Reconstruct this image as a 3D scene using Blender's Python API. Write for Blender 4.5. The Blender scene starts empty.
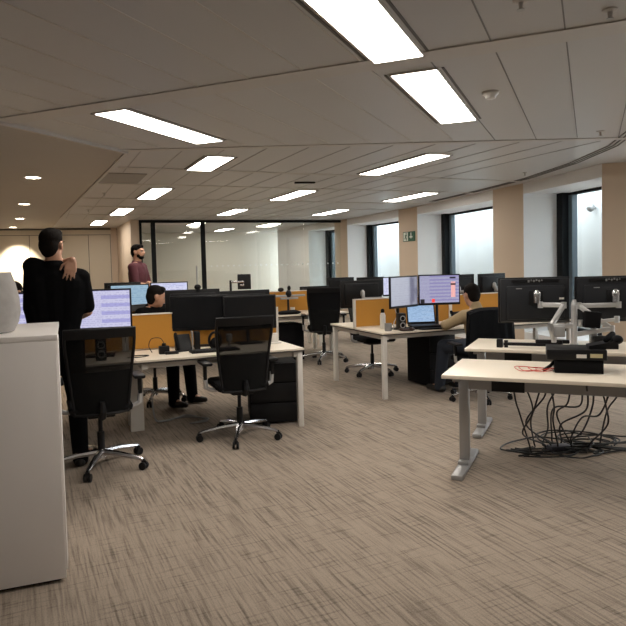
import bpy, bmesh, math, random
from mathutils import Vector, Matrix, Euler
random.seed(7)
S = bpy.context.scene
COL = S.collection
R = math.radians
# ---------------------------------------------------------------- camera, world, exposure
cam_d = bpy.data.cameras.new('camera'); cam = bpy.data.objects.new('camera', cam_d); COL.objects.link(cam)
cam.location = (0, 0, 1.5)
cam.rotation_mode = 'XYZ'
cam.matrix_world = Matrix.Translation((0, 0, 1.5)) @ Matrix.Rotation(R(90-2.8), 4, 'X') @ Matrix.Rotation(R(-1.4), 4, 'Z')
cam_d.sensor_width = 36; cam_d.lens = 640/626*36; cam_d.shift_y = -18/626; cam_d.clip_end = 200; cam_d.clip_start = .05
S.camera = cam
S.view_settings.view_transform = 'Standard'; S.view_settings.look = 'None'
S.view_settings.gamma = 1; S.view_settings.use_curve_mapping = False
S.view_settings.exposure = 0.0
W = bpy.data.worlds.new('world'); S.world = W; W.use_nodes = True
bg = W.node_tree.nodes['Background']; bg.inputs[0].default_value = (.88, .95, 1, 1); bg.inputs[1].default_value = 9.5
S.cycles.use_denoising = True
S.cycles.max_bounces = 8; S.cycles.diffuse_bounces = 5; S.cycles.transparent_max_bounces = 12
S.cycles.sample_clamp_indirect = 6
PANEL = 20.0          # emission of the ceiling light panels
# ---------------------------------------------------------------- materials
MC = {}
def mat(name, col, rough=.5, metal=0, noise=0, nscale=20, emit=0, spec=.5, bump=0, trans=0):
    if name in MC: return MC[name]
    m = bpy.data.materials.new(name); m.use_nodes = True; nt = m.node_tree
    b = nt.nodes['Principled BSDF']
    b.inputs['Base Color'].default_value = (*col, 1); b.inputs['Roughness'].default_value = rough
    b.inputs['Metallic'].default_value = metal; b.inputs['Specular IOR Level'].default_value = spec
    if emit:
        b.inputs['Emission Color'].default_value = (*col, 1); b.inputs['Emission Strength'].default_value = emit
    if noise or bump:
        tc = nt.nodes.new('ShaderNodeTexCoord'); n = nt.nodes.new('ShaderNodeTexNoise')
        n.inputs['Scale'].default_value = nscale; n.inputs['Detail'].default_value = 4
        nt.links.new(tc.outputs['Object'], n.inputs['Vector'])
        if noise:
            r = nt.nodes.new('ShaderNodeMapRange'); r.inputs['To Min'].default_value = 1-noise; r.inputs['To Max'].default_value = 1+noise
            nt.links.new(n.outputs[0], r.inputs[0])
            v = nt.nodes.new('ShaderNodeVectorMath'); v.operation = 'SCALE'; v.inputs[0].default_value = col
            nt.links.new(r.outputs[0], v.inputs['Scale']); nt.links.new(v.outputs[0], b.inputs['Base Color'])
        if bump:
            bp = nt.nodes.new('ShaderNodeBump'); bp.inputs['Strength'].default_value = bump; bp.inputs['Distance'].default_value = .01
            nt.links.new(n.outputs[0], bp.inputs['Height']); nt.links.new(bp.outputs[0], b.inputs['Normal'])
    if trans:
        t = nt.nodes.new('ShaderNodeBsdfTransparent'); mx = nt.nodes.new('ShaderNodeMixShader'); mx.inputs[0].default_value = trans
        out = nt.nodes['Material Output']
        nt.links.new(b.outputs[0], mx.inputs[1]); nt.links.new(t.outputs[0], mx.inputs[2]); nt.links.new(mx.outputs[0], out.inputs[0])
    MC[name] = m; return m
def glass_mat(name, tint, refl):
    m = bpy.data.materials.new(name); m.use_nodes = True; nt = m.node_tree; nt.nodes.remove(nt.nodes['Principled BSDF'])
    t = nt.nodes.new('ShaderNodeBsdfTransparent'); t.inputs[0].default_value = (*tint, 1)
    g = nt.nodes.new('ShaderNodeBsdfGlossy'); g.inputs['Roughness'].default_value = .0
    f = nt.nodes.new('ShaderNodeFresnel'); f.inputs[0].default_value = 1.5
    mu = nt.nodes.new('ShaderNodeMath'); mu.operation = 'MULTIPLY'; mu.inputs[1].default_value = refl
    mx = nt.nodes.new('ShaderNodeMixShader'); out = nt.nodes['Material Output']
    ge = nt.nodes.new('ShaderNodeNewGeometry'); iv = nt.nodes.new('ShaderNodeMath'); iv.operation = 'SUBTRACT'; iv.inputs[0].default_value = 1
    m2 = nt.nodes.new('ShaderNodeMath'); m2.operation = 'MULTIPLY'
    nt.links.new(ge.outputs['Backfacing'], iv.inputs[1]); nt.links.new(iv.outputs[0], m2.inputs[1]); nt.links.new(mu.outputs[0], m2.inputs[0])
    nt.links.new(f.outputs[0], mu.inputs[0]); nt.links.new(m2.outputs[0], mx.inputs[0])
    nt.links.new(t.outputs[0], mx.inputs[1]); nt.links.new(g.outputs[0], mx.inputs[2]); nt.links.new(mx.outputs[0], out.inputs[0])
    return m
GLASS = glass_mat('partition_glass', (.93, .95, .93), 1.8)
WGLASS = glass_mat('window_glass', (.93, .96, .97), 1.0)
CREAM = mat('cream_laminate', (.80, .72, .60), .35, noise=.02, nscale=6)
WHITE = mat('white_laminate', (.84, .80, .77), .38, noise=.015, nscale=3)
WHITEM = mat('white_powder_metal', (.72, .69, .64), .4)
EDGE = mat('dark_edge', (.05, .042, .035), .5)
BLACK = mat('black_plastic', (.008, .008, .009), .45, spec=.25)
MATTE = mat('matt_black', (.006, .006, .007), .8, spec=.12)
DGREY = mat('dark_grey_plastic', (.014, .0155, .019), .5, spec=.3)
SCRBLK = mat('switched_off_screen', (.007, .0075, .009), .25, spec=.35)
CHROME = mat('polished_aluminium', (.62, .62, .64), .22, metal=1)
BRIGHT = mat('bright_aluminium', (.62, .62, .62), .35, metal=.6)
SILVER = mat('silver_painted_steel', (.42, .42, .42), .38, metal=.5)
GREYST = mat('grey_steel', (.30, .30, .30), .4, metal=.4)
ORANGE = mat('orange_fabric', (.52, .24, .035), .9, noise=.12, nscale=160, bump=.15)
BEIGEW = mat('beige_wall_paint', (.62, .50, .38), .7, noise=.02, nscale=2)
WHITEW = mat('white_wall_paint', (.80, .80, .80), .7)
PANELW = mat('cream_wall_panels', (.66, .585, .46), .5, noise=.015, nscale=2)
SEAM = mat('seam_shadow_gap', (.12, .11, .10), .8)
SEAM1 = mat('ceiling_seam', (.20, .19, .18), .8); SEAM2 = mat('pale_ceiling_seam', (.50, .47, .43), .6)
CEILM = mat('grey_metal_ceiling', (.47, .455, .44), .42, noise=.03, nscale=1.2)
PLASTER = mat('ceiling_plaster', (.43, .385, .335), .7, noise=.02, nscale=1.5)
BAND = mat('ceiling_band', (.50, .47, .435), .5)
FRAME = mat('black_window_frame', (.008, .010, .012), .6, spec=.15)
BLUEG = mat('blue_grey_metal', (.12, .16, .19), .5)
STONE = mat('pale_stone', (.56, .58, .58), .85, noise=.10, nscale=1.6)
CAR = mat('black_jacket_cloth', (.007, .008, .010), .9, spec=.1, noise=.2, nscale=40)
MESHF = mat('black_mesh_fabric', (.009, .0085, .008), .9, trans=.30, spec=.1)
MESHD = mat('dense_black_mesh', (.008, .008, .008), .9, trans=.05, spec=.1)
SKIN = mat('skin', (.50, .27, .175), .55, noise=.05, nscale=15)
HAIR = mat('dark_hair', (.008, .006, .005), .9, noise=.3, nscale=120, bump=.5, spec=.12)
TEE = mat('black_cotton', (.005, .005, .0055), .95, spec=.06)
TROU = mat('black_trousers', (.007, .007, .008), .95, spec=.08)
JEAN = mat('dark_blue_jeans', (.018, .024, .038), .9, noise=.2, nscale=60)
PLUM = mat('plum_polo_cotton', (.095, .024, .034), .9, noise=.1, nscale=60)
BEIGEK = mat('beige_knit', (.36, .27, .155), .95, noise=.12, nscale=90, bump=.3)
SHOE = mat('dark_shoe_leather', (.02, .018, .016), .5)
CONC = mat('rough_concrete', (.36, .34, .32), .9, noise=.22, nscale=16, bump=.35)
RED = mat('red_cable_plastic', (.55, .06, .04), .5)
CABLE = mat('black_cable_rubber', (.010, .010, .011), .6)
LIGHTM = mat('light_diffuser', (1.0, .93, .84), .5, emit=PANEL)
SPOTM = mat('spot_diffuser', (1.0, .86, .66), .5, emit=30)
def carpet():
    m = bpy.data.materials.new('woven_carpet'); m.use_nodes = True; nt = m.node_tree; L = nt.links.new
    b = nt.nodes['Principled BSDF']; b.inputs['Roughness'].default_value = .95; b.inputs['Specular IOR Level'].default_value = .15
    tc = nt.nodes.new('ShaderNodeTexCoord'); rot = nt.nodes.new('ShaderNodeMapping'); rot.inputs['Rotation'].default_value = (0, 0, R(-24.5))
    L(tc.outputs['Object'], rot.inputs[0])
    def streak(sx, sy, lo, hi, seed):
        mp = nt.nodes.new('ShaderNodeMapping'); mp.inputs['Scale'].default_value = (sx, sy, 1); mp.inputs['Location'].default_value = (seed, seed*1.7, seed)
        n = nt.nodes.new('ShaderNodeTexNoise'); n.inputs['Scale'].default_value = 1; n.inputs['Detail'].default_value = 3
        r = nt.nodes.new('ShaderNodeMapRange'); r.inputs[1].default_value = lo; r.inputs[2].default_value = hi
        L(rot.outputs[0], mp.inputs[0]); L(mp.outputs[0], n.inputs['Vector']); L(n.outputs[0], r.inputs[0]); return r.outputs[0]
    def math_(op, a, b_):
        k = nt.nodes.new('ShaderNodeMath'); k.operation = op
        for i, v in enumerate((a, b_)):
            if isinstance(v, (int, float)): k.inputs[i].default_value = v
            else: L(v, k.inputs[i])
        return k.outputs[0]
    a = streak(62, 2.4, .46, .66, 3)      # fine streaks along the weave
    c = streak(4.2, 60, .56, .68, 9)      # shorter cross streaks
    d = streak(5, 1.6, .35, .65, 21)      # broad patches of streaks
    e = streak(150, 150, .3, .7, 5); a2 = streak(130, 6, .50, .68, 31)
    s = math_('ADD', math_('MULTIPLY', math_('MULTIPLY', a, math_('ADD', math_('MULTIPLY', d, .6), .5)), .62), math_('MULTIPLY', c, .34))
    s = math_('ADD', math_('ADD', s, math_('MULTIPLY', e, .34)), math_('MULTIPLY', a2, .22))
    mx = nt.nodes.new('ShaderNodeMix'); mx.data_type = 'RGBA'
    mx.inputs[6].default_value = (.40, .33, .265, 1); mx.inputs[7].default_value = (.135, .11, .09, 1)
    L(s, mx.inputs[0]); L(mx.outputs[2], b.inputs['Base Color'])
    bp = nt.nodes.new('ShaderNodeBump'); bp.inputs['Strength'].default_value = .25; bp.inputs['Distance'].default_value = .004
    L(e, bp.inputs['Height']); L(bp.outputs[0], b.inputs['Normal'])
    return m
def screen_mat(name, base, band, text, rows, strength, cols=26, split=.55):
    """a lit screen: rows of a table, tinted bands and rows of tiny text, in the screen's own generated coordinates"""
    m = bpy.data.materials.new(name); m.use_nodes = True; nt = m.node_tree; L = nt.links.new
    b = nt.nodes['Principled BSDF']; b.inputs['Base Color'].default_value = (.01, .01, .01, 1); b.inputs['Roughness'].default_value = .25
    tc = nt.nodes.new('ShaderNodeTexCoord'); sp = nt.nodes.new('ShaderNodeSeparateXYZ'); L(tc.outputs['Generated'], sp.inputs[0])
    def M(op, a, b_=0.):
        k = nt.nodes.new('ShaderNodeMath'); k.operation = op
        for i, v in enumerate((a, b_)):
            if isinstance(v, (int, float)): k.inputs[i].default_value = v
            else: L(v, k.inputs[i])
        return k.outputs[0]
    x, z = sp.outputs[0], sp.outputs[2]
    ph = M('FRACT', M('MULTIPLY', z, rows))
    inband = M('MULTIPLY', M('GREATER_THAN', ph, .55), M('ADD', M('MULTIPLY', M('GREATER_THAN', x, split), .75), .12))
    line = M('LESS_THAN', M('FRACT', M('MULTIPLY', z, rows*4)), .42)
    mp = nt.nodes.new('ShaderNodeMapping'); mp.inputs['Scale'].default_value = (cols, 1, rows*4); L(tc.outputs['Generated'], mp.inputs[0])
    n = nt.nodes.new('ShaderNodeTexNoise'); n.inputs['Scale'].default_value = 1.3; L(mp.outputs[0], n.inputs['Vector'])
    txt = M('MULTIPLY', M('MULTIPLY', line, M('GREATER_THAN', n.outputs[0], .5)), .55)
    m1 = nt.nodes.new('ShaderNodeMix'); m1.data_type = 'RGBA'; m1.inputs[6].default_value = (*base, 1); m1.inputs[7].default_value = (*band, 1); L(inband, m1.inputs[0])
    m2 = nt.nodes.new('ShaderNodeMix'); m2.data_type = 'RGBA'; m2.inputs[7].default_value = (*text, 1); L(m1.outputs[2], m2.inputs[6]); L(txt, m2.inputs[0])
    L(m2.outputs[2], b.inputs['Emission Color']); b.inputs['Emission Strength'].default_value = strength
    return m
SC_LAV = screen_mat('lavender_table_screen', (.70, .69, .92), (.42, .41, .80), (.34, .32, .62), 4.6, .85)
SC_BLUE = screen_mat('pale_blue_screen', (.42, .62, .78), (.40, .60, .78), (.2, .34, .6), 2.5, .75, 8)
SC_GREY = screen_mat('grey_screen', (.26, .26, .36), (.25, .25, .36), (.22, .22, .32), 3, .7, 6)
SC_MIX = screen_mat('busy_screen', (.52, .52, .72), (.36, .32, .64), (.28, .24, .5), 8, .75, 22, .25)
SC_WHT = screen_mat('white_screen', (.72, .74, .95), (.66, .68, .95), (.3, .3, .6), 3, .9, 9)
SC_LAP = screen_mat('laptop_blue_screen', (.40, .60, .88), (.42, .60, .86), (.15, .25, .5), 3, .8, 7)
# ---------------------------------------------------------------- mesh builder
class MB:
    def __init__(s): s.bm = bmesh.new()
    def box(s, c, d, rot=(0, 0, 0), bev=0):
        M = Matrix.Translation(c) @ Euler(rot).to_matrix().to_4x4() @ Matrix.Diagonal((d[0], d[1], d[2], 1))
        r = bmesh.ops.create_cube(s.bm, size=1, matrix=M)
        if bev:
            es = {e for v in r['verts'] for e in v.link_edges}
            bmesh.ops.bevel(s.bm, geom=list(es), offset=bev, segments=2, affect='EDGES', profile=.5)
        return s
    def cyl(s, p0, p1, r0, r1=None, seg=14):
        p0, p1 = Vector(p0), Vector(p1); d = p1-p0
        M = Matrix.Translation((p0+p1)/2) @ d.to_track_quat('Z', 'Y').to_matrix().to_4x4()
        bmesh.ops.create_cone(s.bm, cap_ends=True, segments=seg, radius1=r0, radius2=r0 if r1 is None else r1, depth=d.length, matrix=M)
        return s
    def ell(s, c, rad, rot=(0, 0, 0), seg=20):
        M = Matrix.Translation(c) @ Euler(rot).to_matrix().to_4x4() @ Matrix.Diagonal((*rad, 1))
        bmesh.ops.create_uvsphere(s.bm, u_segments=seg, v_segments=max(8, seg//2+2), radius=1, matrix=M); return s
    def cap(s, p0, p1, r0, r1=None, seg=16):
        r1 = r0 if r1 is None else r1
        p0, p1 = Vector(p0), Vector(p1); d = p1-p0; L = max(d.length, 1e-5)
        q = d.to_track_quat('Z', 'Y').to_matrix(); rings = []
        prof = [(-r0*math.cos(a), r0*math.sin(a)) for a in [math.pi/2*i/4 for i in range(1, 5)]] + [(L+r1*math.sin(a), r1*math.cos(a)) for a in [math.pi/2*i/4 for i in range(0, 4)]]
        for h, rr in prof:
            rings.append([s.bm.verts.new(p0+q@Vector((rr*math.cos(t), rr*math.sin(t), h))) for t in [2*math.pi*k/seg for k in range(seg)]])
        a = s.bm.verts.new(p0+q@Vector((0, 0, -r0))); b = s.bm.verts.new(p0+q@Vector((0, 0, L+r1)))
        for i in range(len(rings)-1):
            for k in range(seg): s.bm.faces.new((rings[i][k], rings[i][(k+1) % seg], rings[i+1][(k+1) % seg], rings[i+1][k]))
        for k in range(seg):
            s.bm.faces.new((a, rings[0][(k+1) % seg], rings[0][k])); s.bm.faces.new((b, rings[-1][k], rings[-1][(k+1) % seg]))
        return s
    def tube(s, pts, r, seg=8, closed=False):
        pts = [Vector(p) for p in pts]; n = len(pts); rings = []
        for i, p in enumerate(pts):
            a = pts[i-1] if i or closed else p; b = pts[(i+1) % n] if i < n-1 or closed else p
            q = (b-a).to_track_quat('Z', 'Y').to_matrix()
            if i == 0: ref = q@Vector((1, 0, 0))
            t = (b-a).normalized(); ref = (ref-t*ref.dot(t)).normalized(); bi = t.cross(ref)
            rr = r[i] if isinstance(r, (list, tuple)) else r
            rings.append([s.bm.verts.new(p+(ref*math.cos(2*math.pi*k/seg)+bi*math.sin(2*math.pi*k/seg))*rr) for k in range(seg)])
        for i in range(n if closed else n-1):
            A, B = rings[i], rings[(i+1) % n]
            for k in range(seg): s.bm.faces.new((A[k], A[(k+1) % seg], B[(k+1) % seg], B[k]))
        if not closed: s.bm.faces.new(rings[0][::-1]); s.bm.faces.new(rings[-1])
        return s
    def lathe(s, prof, c=(0, 0, 0), seg=28):
        c = Vector(c); rings = []
        for r, z in prof: rings.append([s.bm.verts.new(c+Vector((r*math.cos(2*math.pi*k/seg), r*math.sin(2*math.pi*k/seg), z))) for k in range(seg)])
        for i in range(len(rings)-1):
            for k in range(seg): s.bm.faces.new((rings[i][k], rings[i][(k+1) % seg], rings[i+1][(k+1) % seg], rings[i+1][k]))
        s.bm.faces.new(rings[0][::-1]); s.bm.faces.new(rings[-1]); return s
    def prism(s, poly, z0, z1):
        a = [s.bm.verts.new((x, y, z0)) for x, y in poly]; b = [s.bm.verts.new((x, y, z1)) for x, y in poly]
        n = len(poly); s.bm.faces.new(a[::-1]); s.bm.faces.new(b)
        for i in range(n): s.bm.faces.new((a[i], a[(i+1) % n], b[(i+1) % n], b[i]))
        return s
    def sheet(s, grid, th=.004):
        """thick sheet over a grid of points"""
        g = [[Vector(p) for p in row] for row in grid]; H, Wd = len(g), len(g[0])
        fr, bk = [], []
        for i in range(H):
            a, b = [], []
            for j in range(Wd):
                du = g[i][min(j+1, Wd-1)]-g[i][max(j-1, 0)]; dv = g[min(i+1, H-1)][j]-g[max(i-1, 0)][j]
                n = du.cross(dv).normalized()*th/2
                a.append(s.bm.verts.new(g[i][j]+n)); b.append(s.bm.verts.new(g[i][j]-n))
            fr.append(a); bk.append(b)
        for i in range(H-1):
            for j in range(Wd-1):
                s.bm.faces.new((fr[i][j], fr[i][j+1], fr[i+1][j+1], fr[i+1][j])); s.bm.faces.new((bk[i][j], bk[i+1][j], bk[i+1][j+1], bk[i][j+1]))
        for i in range(H-1):
            s.bm.faces.new((fr[i][0], fr[i+1][0], bk[i+1][0], bk[i][0])); s.bm.faces.new((fr[i][-1], bk[i][-1], bk[i+1][-1], fr[i+1][-1]))
        for j in range(Wd-1):
            s.bm.faces.new((fr[0][j], bk[0][j], bk[0][j+1], fr[0][j+1])); s.bm.faces.new((fr[-1][j], fr[-1][j+1], bk[-1][j+1], bk[-1][j]))
        return s
    def xf(s, M): bmesh.ops.transform(s.bm, matrix=M, verts=s.bm.verts); return s
    def build(s, name, m, parent=None, loc=(0, 0, 0), rot=(0, 0, 0), smooth=True, remesh=0, sm=3, rec=True):
        if rec: bmesh.ops.recalc_face_normals(s.bm, faces=s.bm.faces)
        me = bpy.data.meshes.new(name); s.bm.to_mesh(me); s.bm.free(); me.materials.append(m)
        o = bpy.data.objects.new(name, me); COL.objects.link(o)
        if remesh:
            md = o.modifiers.new('r', 'REMESH'); md.mode = 'VOXEL'; md.voxel_size = remesh
            md = o.modifiers.new('s', 'SMOOTH'); md.iterations = sm; md.factor = .5
            dg = bpy.context.evaluated_depsgraph_get(); me2 = bpy.data.meshes.new_from_object(o.evaluated_get(dg))
            o.modifiers.clear(); o.data = me2; me2.name = name
            if not me2.materials: me2.materials.append(m)
            else: me2.materials[0] = m
            for p in me2.polygons: p.use_smooth = True
        elif smooth:
            for p in me.polygons: p.use_smooth = True
            me.set_sharp_from_angle(angle=R(38))
        if parent: o.parent = parent
        o.location = loc; o.rotation_euler = rot
        return o
def tag(o, label=None, cat=None, group=None, kind=None):
    for k, v in (('label', label), ('category', cat), ('group', group), ('kind', kind)):
        if v: o[k] = v
    return o
def thing(name, label, cat, loc=(0, 0, 0), rz=0, group=None):
    o = bpy.data.objects.new(name, None); COL.objects.link(o); o.empty_display_size = .1
    o.location = loc; o.rotation_euler = (0, 0, rz); return tag(o, label, cat, group)
def struct(name, mb, m, parent=None, **k):
    o = mb.build(name, m, parent, **k)
    if not parent: o['kind'] = 'structure'
    return o
def sempty(name, loc=(0, 0, 0)):
    o = bpy.data.objects.new(name, None); COL.objects.link(o); o['kind'] = 'structure'; o.location = loc; return o
def copy_tree(o, parent=None):
    c = o.copy(); COL.objects.link(c)
    if parent: c.parent = parent
    for ch in list(o.children): copy_tree(ch, c)
    return c
def dup(o, loc, rz, label, group=None):
    c = copy_tree(o); c.location = loc; c.rotation_euler = (0, 0, rz); c['label'] = label
    if group: c['group'] = group
    return c
A2 = R(22.5); U = Vector((math.cos(A2), math.sin(A2), 0)); N = Vector((-math.sin(A2), math.cos(A2), 0))     # the far desks' frame
A1 = R(-23.5); U1 = Vector((math.cos(A1), math.sin(A1), 0)); N1 = Vector((-math.sin(A1), math.cos(A1), 0))  # the near tables' frame
CH = 2.7
# ---------------------------------------------------------------- room
struct('floor', MB().box((-1, 10, -.05), (19, 32, .1)), carpet())
# window wall, a polyline that bends round the building
Q = [(3.78, 8.35), (3.4, 10.3), (3.17, 11.2), (2.34, 14.2), (2.04, 15.0), (.98, 17.62), (.66, 18.3), (-.10, 20.0), (-1.2, 22.6)]
def nrm(a, b):
    d = Vector((b[0]-a[0], b[1]-a[1])).normalized(); return Vector((d.y, -d.x))
def off(p, n, t): return (p[0]+n.x*t, p[1]+n.y*t)
T = .75
nW3, nW2, nW1, nW0 = nrm(Q[0], Q[1]), nrm(Q[2], Q[3]), nrm(Q[4], Q[5]), nrm(Q[6], Q[7])
nP2, nP1 = nrm(Q[1], Q[2]), nrm(Q[3], Q[4])
c0 = (4.62, 7.99); c1 = (7.3, 6.8); nC = nrm(c1, c0)
ceil = struct('ceiling', MB().prism([(-10.2, -5.3), (7.5, -5.3), (7.5, 6.9), (4.9, 8.5), off(Q[0], nW3, T), off(Q[1], nW3, T), off(Q[2], nW2, T), off(Q[3], nW2, T), off(Q[4], nW1, T), off(Q[5], nW1, T), off(Q[6], nW0, T), off(Q[8], nW0, T), (-1.5, 25), (-10.2, 25)], CH, CH+.12), CEILM, smooth=False)
wr = MB()
# piers (walls between the window openings)
wr.prism([Q[1], Q[2], off(Q[2], nW2, T), off(Q[1], nW3, T)], 0, CH)
wr.prism([Q[3], Q[4], off(Q[4], nW1, T), off(Q[3], nW2, T)], 0, CH)
wr.prism([Q[5], Q[6], off(Q[6], nW0, T), off(Q[5], nW1, T)], 0, CH)
wr.prism([Q[0], c0, (4.9, 8.6), off(Q[0], nW3, T)], 0, CH)
wall_r = struct('wall_right', wr, BEIGEW, smooth=False)
hd = MB(); sl = MB()
ops = [(Q[0], Q[1], nW3), (Q[2], Q[3], nW2), (Q[4], Q[5], nW1), (Q[6], Q[7], nW0)]
for a, b, n in ops:
    hd.prism([a, b, off(b, n, T), off(a, n, T)], 2.53, CH); sl.prism([a, b, off(b, n, T), off(a, n, T)], 0, .32)
struct('window_head_bulkhead', hd, WHITEW, wall_r, smooth=False)
struct('window_sill', sl, WHITEW, wall_r, smooth=False)
# white plastered reveals, on the far side of each opening
rv = MB()
for a, b, n in ops:
    d = Vector((b[0]-a[0], b[1]-a[1])).normalized()
    for p, sg in ((b, -1), (a, 1)):
        e = (p[0]+d.x*.008*sg, p[1]+d.y*.008*sg)
        rv.prism([p, e, off(e, n, T), off(p, n, T)], .32, 2.53)
struct('white_reveal', rv, WHITEW, wall_r, smooth=False)
for i, (a, b, n) in enumerate(ops):
    w = sempty('window_%d' % (i+1), (a[0], a[1], 0)); fm = MB(); pn = MB()
    d = Vector((b[0]-a[0], b[1]-a[1])); L = d.length; d.normalize(); ang = math.atan2(d.y, d.x)
    def wb(mb, s0, s1, t0, t1, z0, z1):
        P = [Vector((d.x*s+n.x*t, d.y*s+n.y*t)) for s, t in ((s0, t0), (s1, t0), (s1, t1), (s0, t1))]
        mb.prism([(p.x, p.y) for p in P], z0, z1)
    wb(fm, L-.17, L-.01, T-.17, T+.04, .32, 2.53); wb(fm, .01, .09, T-.06, T+.04, .32, 2.53)
    wb(fm, .0, L, T-.05, T+.04, .32, .38); wb(fm, .0, L, T-.05, T+.04, 2.49, 2.53)
    fm.build('window_frame', FRAME, w, smooth=False)
    fe = MB(); wb(fe, L-.27, L-.17, T-.06, T+.03, .38, 2.49); fe.build('frame_mullion', BLUEG, w, smooth=False)
    wb(pn, .05, L-.05, T, T+.012, .35, 2.5); pn.build('pane', WGLASS, w, smooth=False)
# unseen wide window, added past the right edge to bring daylight into the near bay
w2 = MB(); w2.prism([c0, c1, off(c1, nC, .3), off(c0, nC, .3)], 0, .5); w2.prism([c0, c1, off(c1, nC, .3), off(c0, nC, .3)], 2.55, CH)
w2.prism([(7.3, 6.8), (7.5, 6.8), (7.5, -6), (7.3, -6)], 0, CH)
struct('wall_right_near', w2, WHITEW, smooth=False)
w = sempty('window_5', (c0[0], c0[1], 0)); fm = MB(); dd = Vector((c1[0]-c0[0], c1[1]-c0[1]))
for t in (0.02, .5, .98): fm.box((dd.x*t+nC.x*.2, dd.y*t+nC.y*.2, 1.52), (.08, .08, 2.04), (0, 0, A1))
fm.build('window_frame', FRAME, w, smooth=False)
# the pale stone building across the light well, and the ground of the well
st = MB()
outer = [(5.25, 8.9), (4.9, 10.2), (4.65, 12.2), (3.9, 15.2), (2.9, 18.0), (1.2, 22.5), (.2, 25.0)]
for a, b in zip(outer, outer[1:]):
    n = nrm(a, b); st.prism([a, b, off(b, n, .3), off(a, n, .3)], -.1, 4.6)
struct('wall_outside', st, STONE, smooth=False)
for (x, y, z), lab in (((4.72, 10.85, 2.33), 'small dark round lamp on the stone wall outside the nearest window'), ((4.25, 13.4, 2.36), 'small dark round lamp on the stone wall outside the middle window'), ((3.45, 16.2, 2.4), 'small dark round lamp on the stone wall outside the farthest window')):
    t = thing('wall_lamp', lab, 'lamp', (x, y, z), 0, 'round lamps on the stone wall outside')
    MB().ell((0, 0, 0), (.07, .07, .07)).build('lamp_body', GREYST, t); MB().cyl((0, 0, 0), (.30, .1, 0), .02).build('bracket', GREYST, t)
# other walls
back0, back1 = Vector((-10.2, 17.6)), Vector((-5.72, 19.05))
struct('wall_left', MB().box((-9.9, 7, CH/2), (.2, 26, CH)), WHITEW, smooth=False)
struct('wall_rear', MB().box((-1, -5.1, CH/2), (18, .2, CH)), WHITEW, smooth=False)
bw = MB().prism([tuple(back0), tuple(back1), (back1.x-.1, back1.y+.3), (back0.x-.1, back0.y+.3)], 0, CH)
wb_ = struct('wall_back', bw, PANELW, smooth=False)
bd = (back1-back0).normalized(); bn = Vector((bd.y, -bd.x))
sm = MB()
for X in (-8.83, -8.04, -7.28, -6.53, -5.95):
    t = (X-back0.x)/bd.x; p = back0+bd*t+bn*.004; sm.box((p.x, p.y, 1.25), (.014, .014, 2.5), (0, 0, math.atan2(bd.y, bd.x)))
pm = (back0+back1)/2+bn*.004; L = (back1-back0).length
for z in (2.5, 2.67): sm.box((pm.x, pm.y, z), (L, .012, .014 if z < 2.6 else .05), (0, 0, math.atan2(bd.y, bd.x)))
struct('panel_seams', sm, SEAM, wb_, smooth=False)
# meeting room behind the glass: side wall, back wall
g0, g1 = Vector((-4.33, 16.15)), Vector((.96, 18.03)); gd = (g1-g0).normalized(); gn = Vector((-gd.y, gd.x))
mr = MB(); s0 = Vector((-4.52, 16.08))
mr.prism([tuple(s0), tuple(g0), (g0.x-1.25, g0.y+2.95), (s0.x-1.25, s0.y+2.95)], 0, CH)
mr.prism([(-5.72, 19.05), (-7.9, 24.0), (-8.1, 23.9), (-5.92, 18.95)], 0, CH)
struct('wall_window_end', MB().prism([Q[7], Q[8], off(Q[8], nW0, T), off(Q[7], nW0, T)], 0, CH), WHITEW, smooth=False)
struct('wall_side', mr, BEIGEW, smooth=False)
m0 = g0+gn*6.2-gd*2.6; m1 = g1+gn*6.2
struct('wall_meeting_room', MB().prism([tuple(m0), tuple(m1), tuple(m1+gn*.2), tuple(m0+gn*.2)], 0, CH), mat('pale_cream_paint', (.80, .77, .70), .7), smooth=False)
# glass partition with black frame and door
gp = sempty('wall_glass', (g0.x, g0.y, 0)); GL = (g1-g0).length; ga = math.atan2(gd.y, gd.x)
gp.rotation_euler = (0, 0, ga)
fm = MB()
fm.box((GL/2, 0, 2.665), (GL, .07, .07)); fm.box((GL/2, 0, .03), (GL, .07, .06))
for x, wd in ((.03, .06), (.34, .11), (1.60, .11), (GL-.04, .08)): fm.box((x, 0, 1.33), (wd, .075, 2.62))
fm.build('partition_frame', FRAME, gp, smooth=False)
for i, (x0, x1) in enumerate(((.06, .28), (1.66, 3.0), (3.01, 4.36), (4.37, GL-.08))):
    MB().box(((x0+x1)/2, 0, 1.345), (x1-x0, .014, 2.57)).build('glass_panel', GLASS, gp, smooth=False)
dt = MB()
for k in range(26): dt.cyl((1.8+k*.148, -.009, 1.5), (1.8+k*.148, -.0115, 1.5), .022, seg=10)
dt.build('manifestation_dots', mat('frosted_dot', (.75, .78, .78), .6), gp)
dr = sempty('door_1', (g0.x+gd.x*.40, g0.y+gd.y*.40, 0)); dr.rotation_euler = (0, 0, ga)
MB().box((.57, 0, 1.33), (1.13, .014, 2.5)).build('glass_leaf', GLASS, dr, smooth=False)
h_ = MB().cyl((1.0, -.06, .92), (1.0, -.06, 1.52), .02); h_.cyl((1.0, -.06, 1.0), (1.0, 0, 1.0), .012).cyl((1.0, -.06, 1.44), (1.0, 0, 1.44), .012)
h_.build('door_handle', SILVER, dr)
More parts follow.
